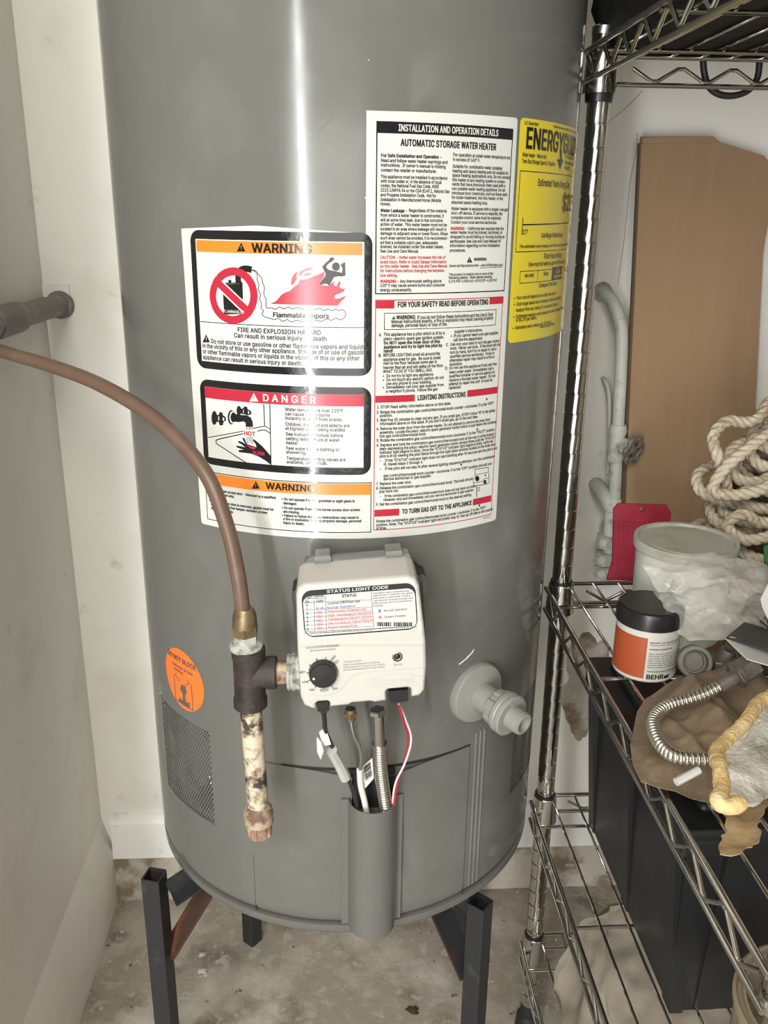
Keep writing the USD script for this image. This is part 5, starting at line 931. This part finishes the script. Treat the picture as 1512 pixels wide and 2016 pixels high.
# ---------------------------------------------------------------- lumpy and folded things
def lump(c, size, amp=.12, sc=3., seed=0, sub=4, flat=None, p=2.6):
    m = trimesh.creation.icosphere(sub); v = m.vertices; q = np.abs(v)**p; v = v/(q.sum(1)**(1/p))[:, None]
    n = meshkit.fbm(v*sc+seed*7.3, 4, seed); ridge = np.abs(meshkit.fbm(v*sc*1.7+seed*3.1, 3, seed+9)-.5)*2
    v = v*(1+amp*(n-.5)*2-amp*.8*ridge)[:, None]*np.array(size)+np.array(c)
    if flat is not None: v[:, 2] = np.maximum(v[:, 2], flat)
    return trimesh.Trimesh(v, m.faces, process=False)
def sheetmesh(poly, zf, th, step=.008, place=None):
    """a sheet with thickness over a plan outline (x, y); zf(x, y) its height"""
    x0, y0, x1, y1 = poly.bounds; g = poly.buffer(0); pts = []
    ring = np.array([g.exterior.interpolate(t).coords[0] for t in np.arange(0, g.exterior.length, step)])
    xs, ys = np.meshgrid(np.arange(x0, x1, step), np.arange(y0, y1, step)); cand = np.stack([xs.ravel(), ys.ravel()], 1)+rng.uniform(-.2, .2, (xs.size, 2))*step
    inn = g.buffer(-step*.6)
    from shapely import contains_xy
    cand = cand[contains_xy(inn, cand[:, 0], cand[:, 1])] if not inn.is_empty else cand[:0]
    from scipy.spatial import Delaunay
    V = np.vstack([ring, cand]); T = Delaunay(V).simplices; cen = V[T].mean(1); T = T[contains_xy(g, cen[:, 0], cen[:, 1])]
    a, b, c = V[T[:, 0]], V[T[:, 1]], V[T[:, 2]]; cr = (b[:, 0]-a[:, 0])*(c[:, 1]-a[:, 1])-(b[:, 1]-a[:, 1])*(c[:, 0]-a[:, 0]); T = np.where(cr[:, None] < 0, T[:, ::-1], T)
    z = zf(V[:, 0], V[:, 1]); n = len(V); top = np.c_[V, z+th]; bot = np.c_[V, z]
    E = np.sort(np.vstack([T[:, [0, 1]], T[:, [1, 2]], T[:, [2, 0]]]), 1); u, cnt = np.unique(E, axis=0, return_counts=True); bd = u[cnt == 1]
    F = [T, T[:, ::-1]+n]+[np.stack([bd[:, 0], bd[:, 1], bd[:, 1]+n], 1), np.stack([bd[:, 0], bd[:, 1]+n, bd[:, 0]+n], 1)]
    V3 = np.vstack([top, bot]); m = trimesh.Trimesh(place(V3) if place else V3, np.vstack(F), process=False); trimesh.repair.fix_normals(m); return m

# ================================================================ things on the middle shelf
# glass-clear jar style paint sample with a black lid
jc = (.3185, -.236, ZM); jr = .0335
jar = thing('paint_jar', 'small white paint sample jar with black lid and orange label panel', 'paint jar', jc)
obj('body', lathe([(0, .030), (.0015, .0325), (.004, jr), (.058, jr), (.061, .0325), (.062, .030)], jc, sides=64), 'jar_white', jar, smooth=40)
obj('lid', lathe([(.0595, .033), (.060, .0349), (.072, .0349), (.0775, .0335), (.079, .031), (.0785, .029), (.0785, .0005)], jc, sides=72), 'black_plastic', jar, smooth=40)
def on_jar(off):
    def pl(u, v, l):
        th = u/(jr*1000); r = jr+off+l*.00008
        return np.stack([jc[0]+r*np.sin(th), jc[1]-r*np.cos(th), jc[2]+v/1000], 1), np.stack([np.sin(th), -np.cos(th), 0*th], 1)
    return pl
q = Print(); q.poly(sbox(-58, 6, -11.5, 52.5), 0, 2.); m, n = q.mesh(on_jar(.0002)); obj('orange_panel', m, 'jar_orange', jar, normals=n)
q = Print(); q.text(-9.5, 9, [6.2], ['BEHR'], 5.0, 1); q.poly(Polygon([(9.6, 6.2), (15, 6.2), (17, 9), (16, 10), (13, 9.2), (10.5, 9.6)]), 5)
jl = [['BEFORE YOU BEGIN: READ ALL', 'Prepare surface. Stir before use. For'], ['WARNING: PREPARATION'], ['Apply sample to clean dry surfaces only', 'with brush. Not for use as a top coat.', 'Color shown may vary with surface and', 'sheen. Let dry two hours before recoat.', 'Clean up with soap and warm water now.', 'Close lid tightly. Do not allow to freeze', 'Keep out of reach of children at all times.'], ['FOR COLOR SAMPLE PURPOSES ONLY']]; v = 47.5
for blk in jl:
    for s in blk: q.text(-9.2, 30 if len(s) > 25 else 16, [v], [s], 1.35, s.isupper()); v -= 2.6
    v -= 2.4
m, n = q.mesh(on_jar(.0003)); obj('black_print', m, 'ink_black', jar, normals=n)
# white plastic tub with a gray lid
tc = (.3865, -.147, ZM)
tub = thing('paint_tub', 'white plastic tub with dusty gray lid standing behind the black-lidded jar', 'paint tub', tc)
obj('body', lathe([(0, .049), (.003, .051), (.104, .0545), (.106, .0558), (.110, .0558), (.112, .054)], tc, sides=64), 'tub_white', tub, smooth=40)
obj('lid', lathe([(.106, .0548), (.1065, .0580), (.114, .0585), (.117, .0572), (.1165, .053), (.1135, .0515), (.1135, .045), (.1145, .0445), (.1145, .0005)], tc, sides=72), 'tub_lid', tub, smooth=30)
q = Print(); q.poly(Polygon([(-39, 60), (-30, 88), (-26, 84), (-31, 55)]), 1, 3.)
m = q.mesh(lambda u, v, l: (np.stack([tc[0]+(.0541+.0002*l)*np.sin(u/54), tc[1]-(.0541+.0002*l)*np.cos(u/54), tc[2]+v/1000], 1), None))[0]; obj('green_mark', m, 'tub_green', tub)
# crumpled clear plastic bag over the tub's front
def crumple(m, amp, sc, seed):
    v = m.vertices; d = np.stack([np.abs(meshkit.fbm(v*sc+k*11.7, 4, seed+k)-.5) for k in range(3)], 1); return trimesh.Trimesh(v+amp*(d*4-.9), m.faces, process=False)
hb = hull([(0.314, -0.232, 0.9202), (0.3436, -0.22, 0.9278), (0.4037, -0.21, 0.9205), (0.443, -0.22, 0.9066), (0.4605, -0.25, 0.8929), (0.4445, -0.27, 0.8792), (0.3452, -0.255, 0.8492), (0.3736, -0.265, 0.8491), (0.4021, -0.27, 0.8597), (0.3234, -0.255, 0.8967), (0.3754, -0.285, 0.9254), (0.4088, -0.285, 0.9087)])
for _ in range(5): hb = hb.subdivide()
obj('plastic_bag', crumple(hb, .013, 15., 3), 'clear_film', smooth=28, label='crumpled clear plastic bag lying against the white tub', cat='plastic bag')
# rope
rp = []
cx, cy, cz = .53, -.055, .0
def loop(c, a, b, rot, tiltv, z, t0=0, t1=2*PI, n=40, wob=.006, seed=0):
    t = np.linspace(t0, t1, n); w = np.stack([meshkit.noise(np.stack([t*1.2, t*0+seed, t*0+k], 1), seed+k)-.5 for k in range(3)], 1)
    x, y = a*np.cos(t), b*np.sin(t); return np.stack([c[0]+x*math.cos(rot)-y*math.sin(rot), c[1]+x*math.sin(rot)+y*math.cos(rot), z+tiltv*np.sin(t+rot)], 1)+w*wob*2
path = []
for k in range(24):
    f = k/23; s = 1-.55*f**1.5
    path.append(loop((.56+.012*rng.normal(), -.042+.008*rng.normal()), .112*s+.010*rng.normal(), .050*s+.007*rng.normal(), rng.uniform(-.5, .5), .014+.012*f, ZM+.010+.0088*k, rng.uniform(-.6, .0), 2*PI+rng.uniform(-.8, .2), 34, .006, k))
path.append(spline([(0.4681, -0.075, 0.9278), (0.4405, -0.085, 0.9818), (0.4339, -0.075, 1.0022), (0.4469, -0.065, 1.0202), (0.4728, -0.055, 1.0223), (0.496, -0.055, 1.0147), (0.504, -0.045, 1.0344), (0.5321, -0.025, 1.0398), (0.5601, -0.015, 1.0184)], 10))
path.append(spline([(0.5001, -0.085, 1.0156), (0.4676, -0.095, 0.9968), (0.4439, -0.1, 0.9767), (0.4286, -0.1, 0.955), (0.4402, -0.105, 0.944), (0.4766, -0.105, 0.9469), (0.517, -0.095, 0.9562)], 10))
path.append(spline([(0.5245, -0.115, 0.9247), (0.4868, -0.12, 0.914), (0.4574, -0.12, 0.9268), (0.4464, -0.115, 0.9126), (0.459, -0.12, 0.8952), (0.4898, -0.12, 0.8949), (0.5214, -0.115, 0.9056)], 10))
path = resample(spline(resample(np.vstack(path), .028), 7), .0042)
t_, a_, b_ = frames(path); ph = np.arange(len(path))*.0042*2*PI/.034; strands = []
for k in range(3): strands.append(tube(path+.0036*(np.cos(ph+k*2*PI/3)[:, None]*a_+np.sin(ph+k*2*PI/3)[:, None]*b_), .0042, 6))
obj('rope', cat_(*strands), 'rope_fiber', smooth=70, label='thick beige twisted rope coiled in a loose pile', cat='rope')
# red tag
rt = thing('red_tag', 'red ribbed plastic card with a punched hole standing at the back of the shelf', 'card', (.393, .02, ZM))
ro, tp = np.array((0.3586, 0.016, 0.7864)), np.array((0.3563, 0.03, 0.8909)); ru = np.array([.0745, -.003, -.0015]); rv = tp-ro; rn = np.array([0., -1, -.1])
pl_red = lambda u, v, w: ro+np.outer(u, ru)+np.outer(v, rv)+np.outer(np.full(len(u), float(w)), rn)
body = Polygon([(-.06, 0), (1.0, 0), (1.06, .9), (.98, 1.0), (.10, 1.0), (.02, .93), (.03, .25)]).difference(affinity.scale(Point(.52, .94).buffer(1, 10), .04, .032))
obj('plate', prism(body, 0, .003, pl_red), 'red_plastic', rt, smooth=30)
for k in range(11): obj('rib', prism(Polygon([(.02+.088*k, .03), (.055+.088*k, .03), (.065+.088*k, .78), (.03+.088*k, .78)]), .0028, .0052, pl_red), 'red_plastic', rt, smooth=30)
obj('eyelet', prism(affinity.scale(Point(.52, .94).buffer(1, 14).difference(Point(.52, .94).buffer(.6, 14)), .085, .052, origin=(.52, .94)), .0028, .0045, pl_red), 'red_plastic', rt, smooth=30)
# brown paper bag, flattened and crumpled
bagp = Polygon([(0.2528, -0.3897, 0.795)[:2], (0.2793, -0.3302, 0.795)[:2], (0.2975, -0.3042, 0.795)[:2], (0.3403, -0.271, 0.795)[:2], (0.3896, -0.2444, 0.795)[:2], (0.4172, -0.2454, 0.795)[:2], (0.4467, -0.2769, 0.795)[:2], (0.4286, -0.3539, 0.795)[:2], (0.3686, -0.461, 0.795)[:2], (0.3082, -0.4786, 0.795)[:2], (0.2823, -0.467, 0.795)[:2], (0.2707, -0.4544, 0.795)[:2], (0.244, -0.4457, 0.795)[:2], (0.2462, -0.4167, 0.795)[:2]])
def bag_z(x, y):
    w = .02*(meshkit.fbm(np.stack([x*7, y*7, 0*x+5], 1), 3, 2)-.5); z = 0
    for k, (sc, am) in enumerate(((8, .024), (17, .012), (36, .006))):
        n = meshkit.noise(np.stack([(x+w)*sc*1.7+k*3.1, (y-w)*sc, 0*x+k], 1), 4+k); z = z+.78*am*(1-np.abs(2*n-1))**1.6
    e = np.array([bagp.exterior.distance(Point(a, b)) for a, b in zip(x, y)]); return ZM+.002+z*np.clip(e/.03, .2, 1)+.008*np.clip(e/.05, 0, 1)
obj('paper_bag', sheetmesh(bagp, bag_z, .0008, .0032), 'brown_paper', smooth=40, label='crumpled brown paper bag lying at the front of the shelf', cat='paper bag')
# corrugated flexible gas connector
hz = .838
hose = thing('flex_connector', 'corrugated stainless flexible connector curled in a U on the paper bag', 'hose', (0.2595, -0.4349, 0.84))
hp = spline([(0.3391, -0.3721, 0.846), (0.3231, -0.3757, 0.84), (0.307, -0.3782, 0.836), (0.2904, -0.3805, 0.833), (0.2764, -0.3896, 0.832), (0.2644, -0.405, 0.832), (0.259, -0.424, 0.832), (0.2578, -0.4408, 0.832), (0.2603, -0.4542, 0.832), (0.2658, -0.4638, 0.834), (0.2757, -0.4692, 0.836), (0.2962, -0.4729, 0.838), (0.3099, -0.4706, 0.838)], 10)
obj('corrugated_tube', flex(hp, .0063, .0042, .24, 16, .125), 'steel_flex', hose, smooth=70)
h0, h1 = np.array((0.3378, -0.3729, 0.846)), np.array((0.3634, -0.3643, 0.858)); hd = (h1-h0)/np.linalg.norm(h1-h0)
obj('ferrule', lathe([(-.002, .0062), (.016, .0066), (.017, .0085), (.022, .0085)], h0, hd, 24), 'gray_metal', hose)
obj('hex_nut', cat_(hexnut(h0+hd*.017, h0+hd*.040, .0122), lathe([(0, .0128), (.003, .0128)], h0+hd*.018, hd, 24)), 'gray_metal', hose, smooth=25)
# elbow fitting, open mouth towards us
ec = np.array((0.3562, -0.2756, 0.818)); ed = np.array([-.25, -1, .42]); ed /= np.linalg.norm(ed)
el = thing('pipe_fitting', 'gray plastic pipe elbow with a round open mouth beside the jar', 'pipe fitting', ec-[0, 0, .025])
obj('mouth', lathe([(-.028, .014), (-.010, .0145), (-.009, .0172), (.004, .0172), (.005, .0160), (.005, .0128), (-.006, .0122), (-.006, .0105), (-.02, .010), (-.02, .0003)], ec, ed, 40), 'pvc_gray', el, smooth=35)
obj('elbow', tube(spline([ec-ed*.012, ec-ed*.026, ec-ed*.034+np.array([.010, 0, -.004]), ec-ed*.036+np.array([.034, 0, -.008])], 8), .0135, 20), 'gray_metal', el)
nb = np.array((0.3897, -0.2677, 0.822)); nt = thing('hex_fitting', 'small dark brass hex fitting between the elbow and the steel bracket', 'pipe fitting', nb-[0, 0, .03])
obj('hex', hexnut(nb-[0, 0, .03], nb-[0, 0, .006], .0125), 'gray_metal', nt, smooth=25); obj('barb', lathe([(0, .0085), (.004, .0092), (.012, .0085), (.016, .0070), (.016, .005), (.004, .005)], nb-[0, 0, .008], (.2, -.2, 1), 24), 'gray_metal', nt)
# bright folded steel bracket
br = thing('steel_bracket', 'bright folded steel bracket poking in above the connector nut', 'bracket', (0.3798, -0.3316, 0.855))
obj('flange', slab([(0.3516, -0.3408, 0.878), (0.3593, -0.3706, 0.872), (0.4063, -0.3842, 0.862), (0.4143, -0.367, 0.868), (0.3577, -0.3398, 0.879)], .0012), 'steel_bright', br)
obj('web', slab([(0.3515, -0.3417, 0.879), (0.3996, -0.2807, 0.865), (0.4377, -0.3234, 0.865), (0.3963, -0.3961, 0.884)], .0012), 'dark_steel', br)
obj('lip', slab([(0.398, -0.2839, 0.866), (0.436, -0.3263, 0.866), (0.4654, -0.282, 0.83), (0.4233, -0.2403, 0.83)], .0012), 'dark_steel', br)
# dirty white rag with a yellow hem, lying over the bag's near end
ragp = Polygon([(0.2734, -0.5052, 0.868)[:2], (0.2816, -0.4933, 0.868)[:2], (0.2973, -0.4798, 0.868)[:2], (0.3144, -0.4657, 0.868)[:2], (0.3341, -0.4417, 0.868)[:2], (0.3549, -0.4295, 0.868)[:2], (0.382, -0.437, 0.868)[:2], (0.3341, -0.5345, 0.868)[:2], (0.2968, -0.5481, 0.868)[:2], (0.2786, -0.563, 0.868)[:2], (0.2646, -0.5713, 0.868)[:2], (0.255, -0.5752, 0.868)[:2], (0.2455, -0.5716, 0.868)[:2], (0.2558, -0.5552, 0.868)[:2], (0.2636, -0.5318, 0.868)[:2]])
def rag_z(x, y): return .846+.034*meshkit.fbm(np.stack([x*16, y*16, 0*x], 1), 4, 11)
rag = thing('work_rag', 'dirty white cloth with a ragged yellow hem at the right edge', 'rag', (0.3054, -0.4948, 0.85))
obj('cloth', sheetmesh(ragp, rag_z, .003, .005), 'rag_white', rag, smooth=60)
hem = np.array([(0.3563, -0.4312, 0.868), (0.3359, -0.4434, 0.868), (0.3154, -0.4673, 0.868), (0.2979, -0.4812, 0.868), (0.2826, -0.4947, 0.868), (0.274, -0.5065, 0.868), (0.2647, -0.5318, 0.868), (0.2573, -0.5542, 0.868), (0.2478, -0.5695, 0.868), (0.2545, -0.5731, 0.868), (0.2639, -0.5696, 0.868)])
hm = resample(spline(hem, 8), .003); hm[:, 2] = rag_z(hm[:, 0], hm[:, 1])+.003
wv = tube(hm, .0052+.0016*meshkit.noise(hm*220, 5), 10); wv.vertices += .0016*(np.stack([meshkit.noise(wv.vertices*330+k*5, k) for k in range(3)], 1)-.5)
obj('hem', wv, 'rag_yellow', rag, smooth=60, label='ragged yellow hem')
obj('patch', sheetmesh(Polygon([(0.2964, -0.4985, 0.872)[:2], (0.3167, -0.4766, 0.872)[:2], (0.3297, -0.4712, 0.872)[:2], (0.3421, -0.4877, 0.872)[:2], (0.321, -0.4974, 0.872)[:2], (0.2977, -0.5027, 0.872)[:2]]), lambda x, y: rag_z(x, y)+.0035, .0012, .005), 'rag_white', rag, smooth=60)
tornp = Polygon([(0.2866, -0.5008, 0.815)[:2], (0.2765, -0.5332, 0.815)[:2], (0.2629, -0.5504, 0.815)[:2], (0.263, -0.559, 0.815)[:2], (0.268, -0.5629, 0.815)[:2], (0.2758, -0.5606, 0.815)[:2], (0.2797, -0.5554, 0.815)[:2], (0.2921, -0.5517, 0.815)[:2], (0.2994, -0.5426, 0.815)[:2], (0.2995, -0.5342, 0.815)[:2], (0.32, -0.5114, 0.815)[:2], (0.3442, -0.4772, 0.815)[:2], (0.3094, -0.4791, 0.815)[:2]])
tornp = Polygon([(a+.0016*math.sin(i*2.3), b+.0016*math.cos(i*3.1)) for i, (a, b) in enumerate([tornp.exterior.interpolate(t).coords[0] for t in np.arange(0, tornp.exterior.length, .004)])]).buffer(0)
obj('torn_paper', sheetmesh(tornp, lambda x, y: .806+.022*meshkit.fbm(np.stack([x*22, y*22, 0*x], 1), 3, 21), .001, .004), 'torn_paper', smooth=55, label='torn scrap of brown kraft paper under the rag', cat='paper')
wc = thing('paper_scrap', 'white paper corner leaning at the right edge over the clear bag', 'paper', (0.3891, -0.33, 0.9284))
obj('sheet', slab([(0.3824, -0.335, 0.9152), (0.3851, -0.335, 0.9073), (0.424, -0.335, 0.9094), (0.4369, -0.3, 0.9415), (0.3934, -0.325, 0.9288), (.455, -.335, ZM+.001), (.51, -.335, ZM+.001)], .0012), 'plate_white', wc)
lf = thing('green_package', 'green package corner showing between the rope and the clear bag', 'package', (0.4776, -0.17, 0.8953))
obj('body', hull([(0.4661, -0.17, 0.9046), (0.4981, -0.17, 0.9135), (0.4916, -0.19, 0.8909), (0.4599, -0.19, 0.8943), (0.4741, -0.16, 0.8883), (0.5091, -0.16, 0.8786), (.508, -.19, ZM), (.58, -.19, ZM), (.508, -.13, ZM), (.58, -.13, ZM)]), 'leaf_green', lf)
rl = thing('white_rod', 'short white plastic rod lying on the front of the paper bag', 'rod', (0.2566, -0.4984, 0.84))
obj('rod', box((0, 0, 0), (.001, .001, .001)) if False else hull([*cyl((0.2434, -0.5113, 0.845), (0.2637, -0.5037, 0.85), .0032, 8).vertices]), 'nylon', rl, smooth=30)

# ================================================================ behind the rack: cardboard and wall plumbing
cb = thing('cardboard_sheet', 'flattened brown cardboard sheet leaning upright against the back wall', 'cardboard', (.56, .26, 0))
cbp = Polygon([(.470, .70), (.62, .64), (.63, 0.), (.70, 0.), (.70, .85), (0.6576, 0.9717), (0.6354, 1.2037), (.640, 1.32), (0.6161, 1.3412), (0.5481, 1.3585), (0.5374, 1.3657), (0.4321, 1.3639), (0.4559, 0.9224)])
cpl = lambda u, v, w: np.stack([u, w+.27+.02*np.asarray(v)/1.37, v], 1)
obj('panel', prism(cbp, -.006, .0, cpl), 'cardboard', cb, smooth=25)
obj('top_flap', prism(Polygon([(0.4313, 1.3622), (0.5346, 1.3652), (0.5454, 1.3574), (0.4329, 1.3542)]), -.0095, -.0058, cpl), 'cardboard', cb, smooth=25)
obj('edge', prism(Polygon([(0.4306, 1.3553), (0.4365, 1.3554), (0.462, 0.92), (.4660, .72), (.4560, .72), (0.4528, 0.92)]), .0002, .006, cpl), 'cardboard_edge_shade', cb, smooth=25, label='dark strip painted as shadow along the left edge')  # dark strip painting the shadow left of the sheet
pb = thing('wall_plumbing', 'old whitish painted pipe with a shutoff valve on the wall left of the cardboard', 'pipe', (.44, .30, .6))
pp = [(0.4072, 0.33, 1.1423), (0.403, 0.3, 1.1424), (0.4102, 0.287, 1.1336), (0.4213, 0.28, 1.1116), (0.4293, 0.278, 1.0811), (0.434, 0.278, 1.0183), (0.4364, 0.278, 0.97), (0.4406, 0.278, 0.8869), (0.4444, 0.278, 0.8137)]
obj('riser', tube(spline(pp, 8), .0098, 18), 'wall_pipe_paint', pb, smooth=60)
obj('wall_flange', lathe([(0, .016), (.004, .0155), (.012, .0125), (.016, .0105)], (0.4068, 0.326, 1.1418), (.25, -1, -.1), 24), 'wall_pipe_paint', pb)
vc = np.array((0.4382, 0.278, 0.9105))
obj('valve_body', cat_(lathe([(-.03, .0125), (-.02, .0150), (-.012, .0125), (.012, .0125), (.02, .0150), (.03, .0125)], vc, (0, 0, 1), 24), lathe([(0, .0105), (.012, .0105), (.013, .013), (.020, .013), (.021, .006), (.034, .005)], vc, (.55, -.8, -.15), 20)), 'wall_pipe_paint', pb, smooth=40)
hwc = vc+.034*np.array([.55, -.8, -.15])/1.0
ha, hb_, hd_ = frame_of((.55, -.8, -.15)); rim = [hwc+(.0185+.003*math.cos(6*t))*(math.cos(t)*ha+math.sin(t)*hb_) for t in np.linspace(0, 2*PI, 49)]
obj('handwheel', cat_(tube(np.array(rim), .0038, 8), *[cyl(hwc, hwc+.018*(math.cos(t)*ha+math.sin(t)*hb_), .0028, 8) for t in np.arange(4)*PI/2+.4], lathe([(-.003, .007), (.004, .006), (.005, .001)], hwc, hd_, 14)), 'wall_iron', pb, smooth=50, label='gray metal handwheel')
obj('elbow', tube(spline([(0.444, 0.278, 0.818), (0.4408, 0.276, 0.8012), (0.4324, 0.28, 0.8131), (0.4243, 0.3, 0.827), (0.4261, 0.33, 0.8267)], 8), .0125, 18), 'wall_pipe_paint', pb, smooth=60)
obj('lower_pipe', tube(spline([(0.4383, 0.276, 0.81), (0.4407, 0.278, 0.765), (0.444, 0.28, 0.7098), (0.4432, 0.28, 0.6728)], 8), .0105, 18), 'wall_pipe_paint', pb, smooth=60)
for k, (x, y) in enumerate(((1188, 1060), (1188, 1100), (1194, 1132))):
    p_ = np.array((0.4336, 0.275, 0.7211))+np.array([.0004*(x-1188), 0, -.00075*(y-1090)]); obj('pipe_nut', cat_(lathe([(-.011, .012), (-.009, .0155), (.009, .0155), (.011, .012)], p_, (.1, -.15, 1), 8), lathe([(0, .008), (.018, .008), (.02, .005)], p_, (-.5, -1, .1), 16)), 'wall_pipe_paint', pb, smooth=30)
obj('small_pipe', tube(spline([(0.4216, 0.33, 1.0051), (0.4189, 0.31, 1.0062), (0.4235, 0.302, 0.9938), (0.4287, 0.302, 0.9649), (0.4331, 0.303, 0.9144), (0.4378, 0.305, 0.8535)], 8), .0035, 10), 'wall_pipe_paint', pb, smooth=60)
obj('plaster_patch', lump((0.4399, 0.328, 0.4407), (.045, .006, .11), .3, 2.5, 5, 3), 'curb_concrete', pb, smooth=True)
# ================================================================ on the other shelves
bb = obj('black_bag', lump((.655, -.245, ZT+.14), (.385, .325, .145), .05, 2.5, 2, 5, ZT+.0005, 9), 'bag_black', smooth=True, label='bulky black bag filling the top wire shelf', cat='bag')
ca = obj('cable', tube(spline([(0.4097, 0.03, 1.4284), (0.4129, 0.03, 1.4127), (0.4197, 0.03, 1.3981), (0.4316, 0.03, 1.3898), (0.4465, 0.03, 1.3874), (0.4617, 0.03, 1.3903), (0.4716, 0.03, 1.3969), (0.4771, 0.03, 1.4087), (0.4764, 0.03, 1.4287)], 8), .0037, 10), 'wire_black', smooth=60, label='black cable loop hanging below the top shelf edge', cat='cable')
def tote(name, label, x0, x1, y0, y1, z0, z1):
    t = thing(name, label, 'storage tote', ((x0+x1)/2, (y0+y1)/2, z0)); tp_ = .016
    def lvl(z, g): return [(x0-g, y0-g, z), (x1+g, y0-g, z), (x1+g, y1+g, z), (x0-g, y1+g, z)]
    obj('body', hull(lvl(z0, -tp_)+lvl(z0+.006, -tp_+.003)+lvl(z1-.03, 0)), 'tote_plastic', t, smooth=25)
    obj('rim', cat_(box((x0-.008, y0-.008, z1-.045), (x1+.008, y1+.008, z1-.022), .004)), 'tote_plastic', t, smooth=25)
    obj('lid', cat_(box((x0-.011, y0-.011, z1-.024), (x1+.011, y1+.011, z1-.010), .004), box((x0+.015, y0+.015, z1-.014), (x1-.015, y1-.015, z1), .006)), 'tote_plastic', t, smooth=25)
    for y in (y0+.02, y1-.02, (y0+y1)/2):
        obj('side_rib', hull([(x0+tp_-.004, y-.011, z0+.004), (x0+tp_-.004, y+.011, z0+.004), (x0+tp_+.01, y-.011, z0+.004), (x0+tp_+.01, y+.011, z0+.004), (x0-.007, y-.012, z1-.044), (x0-.007, y+.012, z1-.044), (x0+.01, y-.012, z1-.044), (x0+.01, y+.012, z1-.044)]), 'tote_plastic', t, smooth=25)
    for x in np.linspace(x0+.05, x1-.05, 4):
        obj('front_rib', hull([(x-.011, y0+tp_-.004, z0+.004), (x+.011, y0+tp_-.004, z0+.004), (x-.011, y0+tp_+.01, z0+.004), (x+.011, y0+tp_+.01, z0+.004), (x-.012, y0-.007, z1-.044), (x+.012, y0-.007, z1-.044), (x-.012, y0+.01, z1-.044), (x+.012, y0+.01, z1-.044)]), 'tote_plastic', t, smooth=25)
tote('storage_tote', 'black plastic storage tote with ribbed sides on the lower shelf nearest the post', .323, .66, -.385, -.060, ZL, ZL+.262)
tote('storage_tote', 'second black storage tote at the right end of the lower shelf', .70, 1.10, -.50, -.06, ZL, ZL+.25)
can = thing('open_can', 'open tan paint can with a double rim at the bottom right corner', 'can', (.405, -.515, ZL))
obj('wall', lathe([(0, .0745), (.15, .0745), (.153, .078), (.158, .078), (.159, .0755), (.1545, .0735), (.1545, .070), (.158, .0695), (.158, .067), (.15, .0665), (.01, .0665), (.01, .001)], (.405, -.515, ZL), sides=72), 'can_tan', can, smooth=35)
# beige drop cloth bundled on the bottom shelf
def cloth_bundle():
    base = hull([(p[0], p[1], max(p[2], ZBm)) for p in ((0.2845, -0.12, 0.2122), (0.2966, -0.1, 0.2324), (0.3219, -0.1, 0.2655), (0.3349, -0.09, 0.317), (0.3623, -0.08, 0.3452), (0.3754, -0.14, 0.3017), (0.4071, -0.16, 0.2406), (.30, -.10, ZBm), (.30, -.32, ZBm), (.60, -.32, ZBm), (.60, -.08, ZBm), (.50, -.12, .36), (.52, -.10, .35), (.34, -.06, ZBm), (.31, -.2, .23), (.31, -.31, .21))])
    for _ in range(5): base = base.subdivide()
    v = base.vertices; n = np.array(trimesh.smoothing.filter_humphrey(base.copy(), iterations=6).vertices); fold = np.abs(meshkit.fbm(n*[14, 14, 9], 3, 8)-.5)
    nn = base.vertex_normals; v = n-nn*(fold*.075)[:, None]*np.clip((n[:, 2:]-ZBm)/.03, 0, 1); v[:, 2] = np.maximum(v[:, 2], ZBm); return trimesh.Trimesh(v, base.faces, process=False)
obj('drop_cloth', cloth_bundle(), 'fabric_beige', smooth=50, label='bundled beige canvas cloth on the bottom shelf', cat='cloth')
# crumbled plaster bits on the floor by the wall, one by one
for k, (x, y, s) in enumerate(((-0.4084, 0.2355, 0.006), (-0.2549, 0.175, 0.008), (-0.2499, 0.1394, 0.01), (-0.4161, 0.1676, 0.005), (-0.3656, 0.1665, 0.004), (-0.3259, 0.2489, 0.004), (0.1095, 0.0428, 0.012))):
    m = lump((x, y, s*.12), (s*.8, s*.62, s*.22), .9, 2.2, k, 2, 0.0002); lbs = ['near the left leg of the stand, small', 'pale round', 'largest pale', 'tiny leftmost', 'tiny second', 'tiny white', 'rusty brown flat']
    obj('floor_chip', m, 'rust_steel' if k == 6 else 'chip_white', smooth=True, label=['white chip on the floor left of the front left stand leg, near the wall', 'round white chip on the floor between the stand legs, upper of a pair', 'white ring-shaped chip on the floor between the stand legs, lower of a pair', 'white fleck on the floor closest to the left wall', 'tiny white fleck on the floor just beside the left stand leg', 'tiny white fleck on the floor under the left brace', 'flat rust brown flake on the open concrete under the heater'][k], cat='debris')
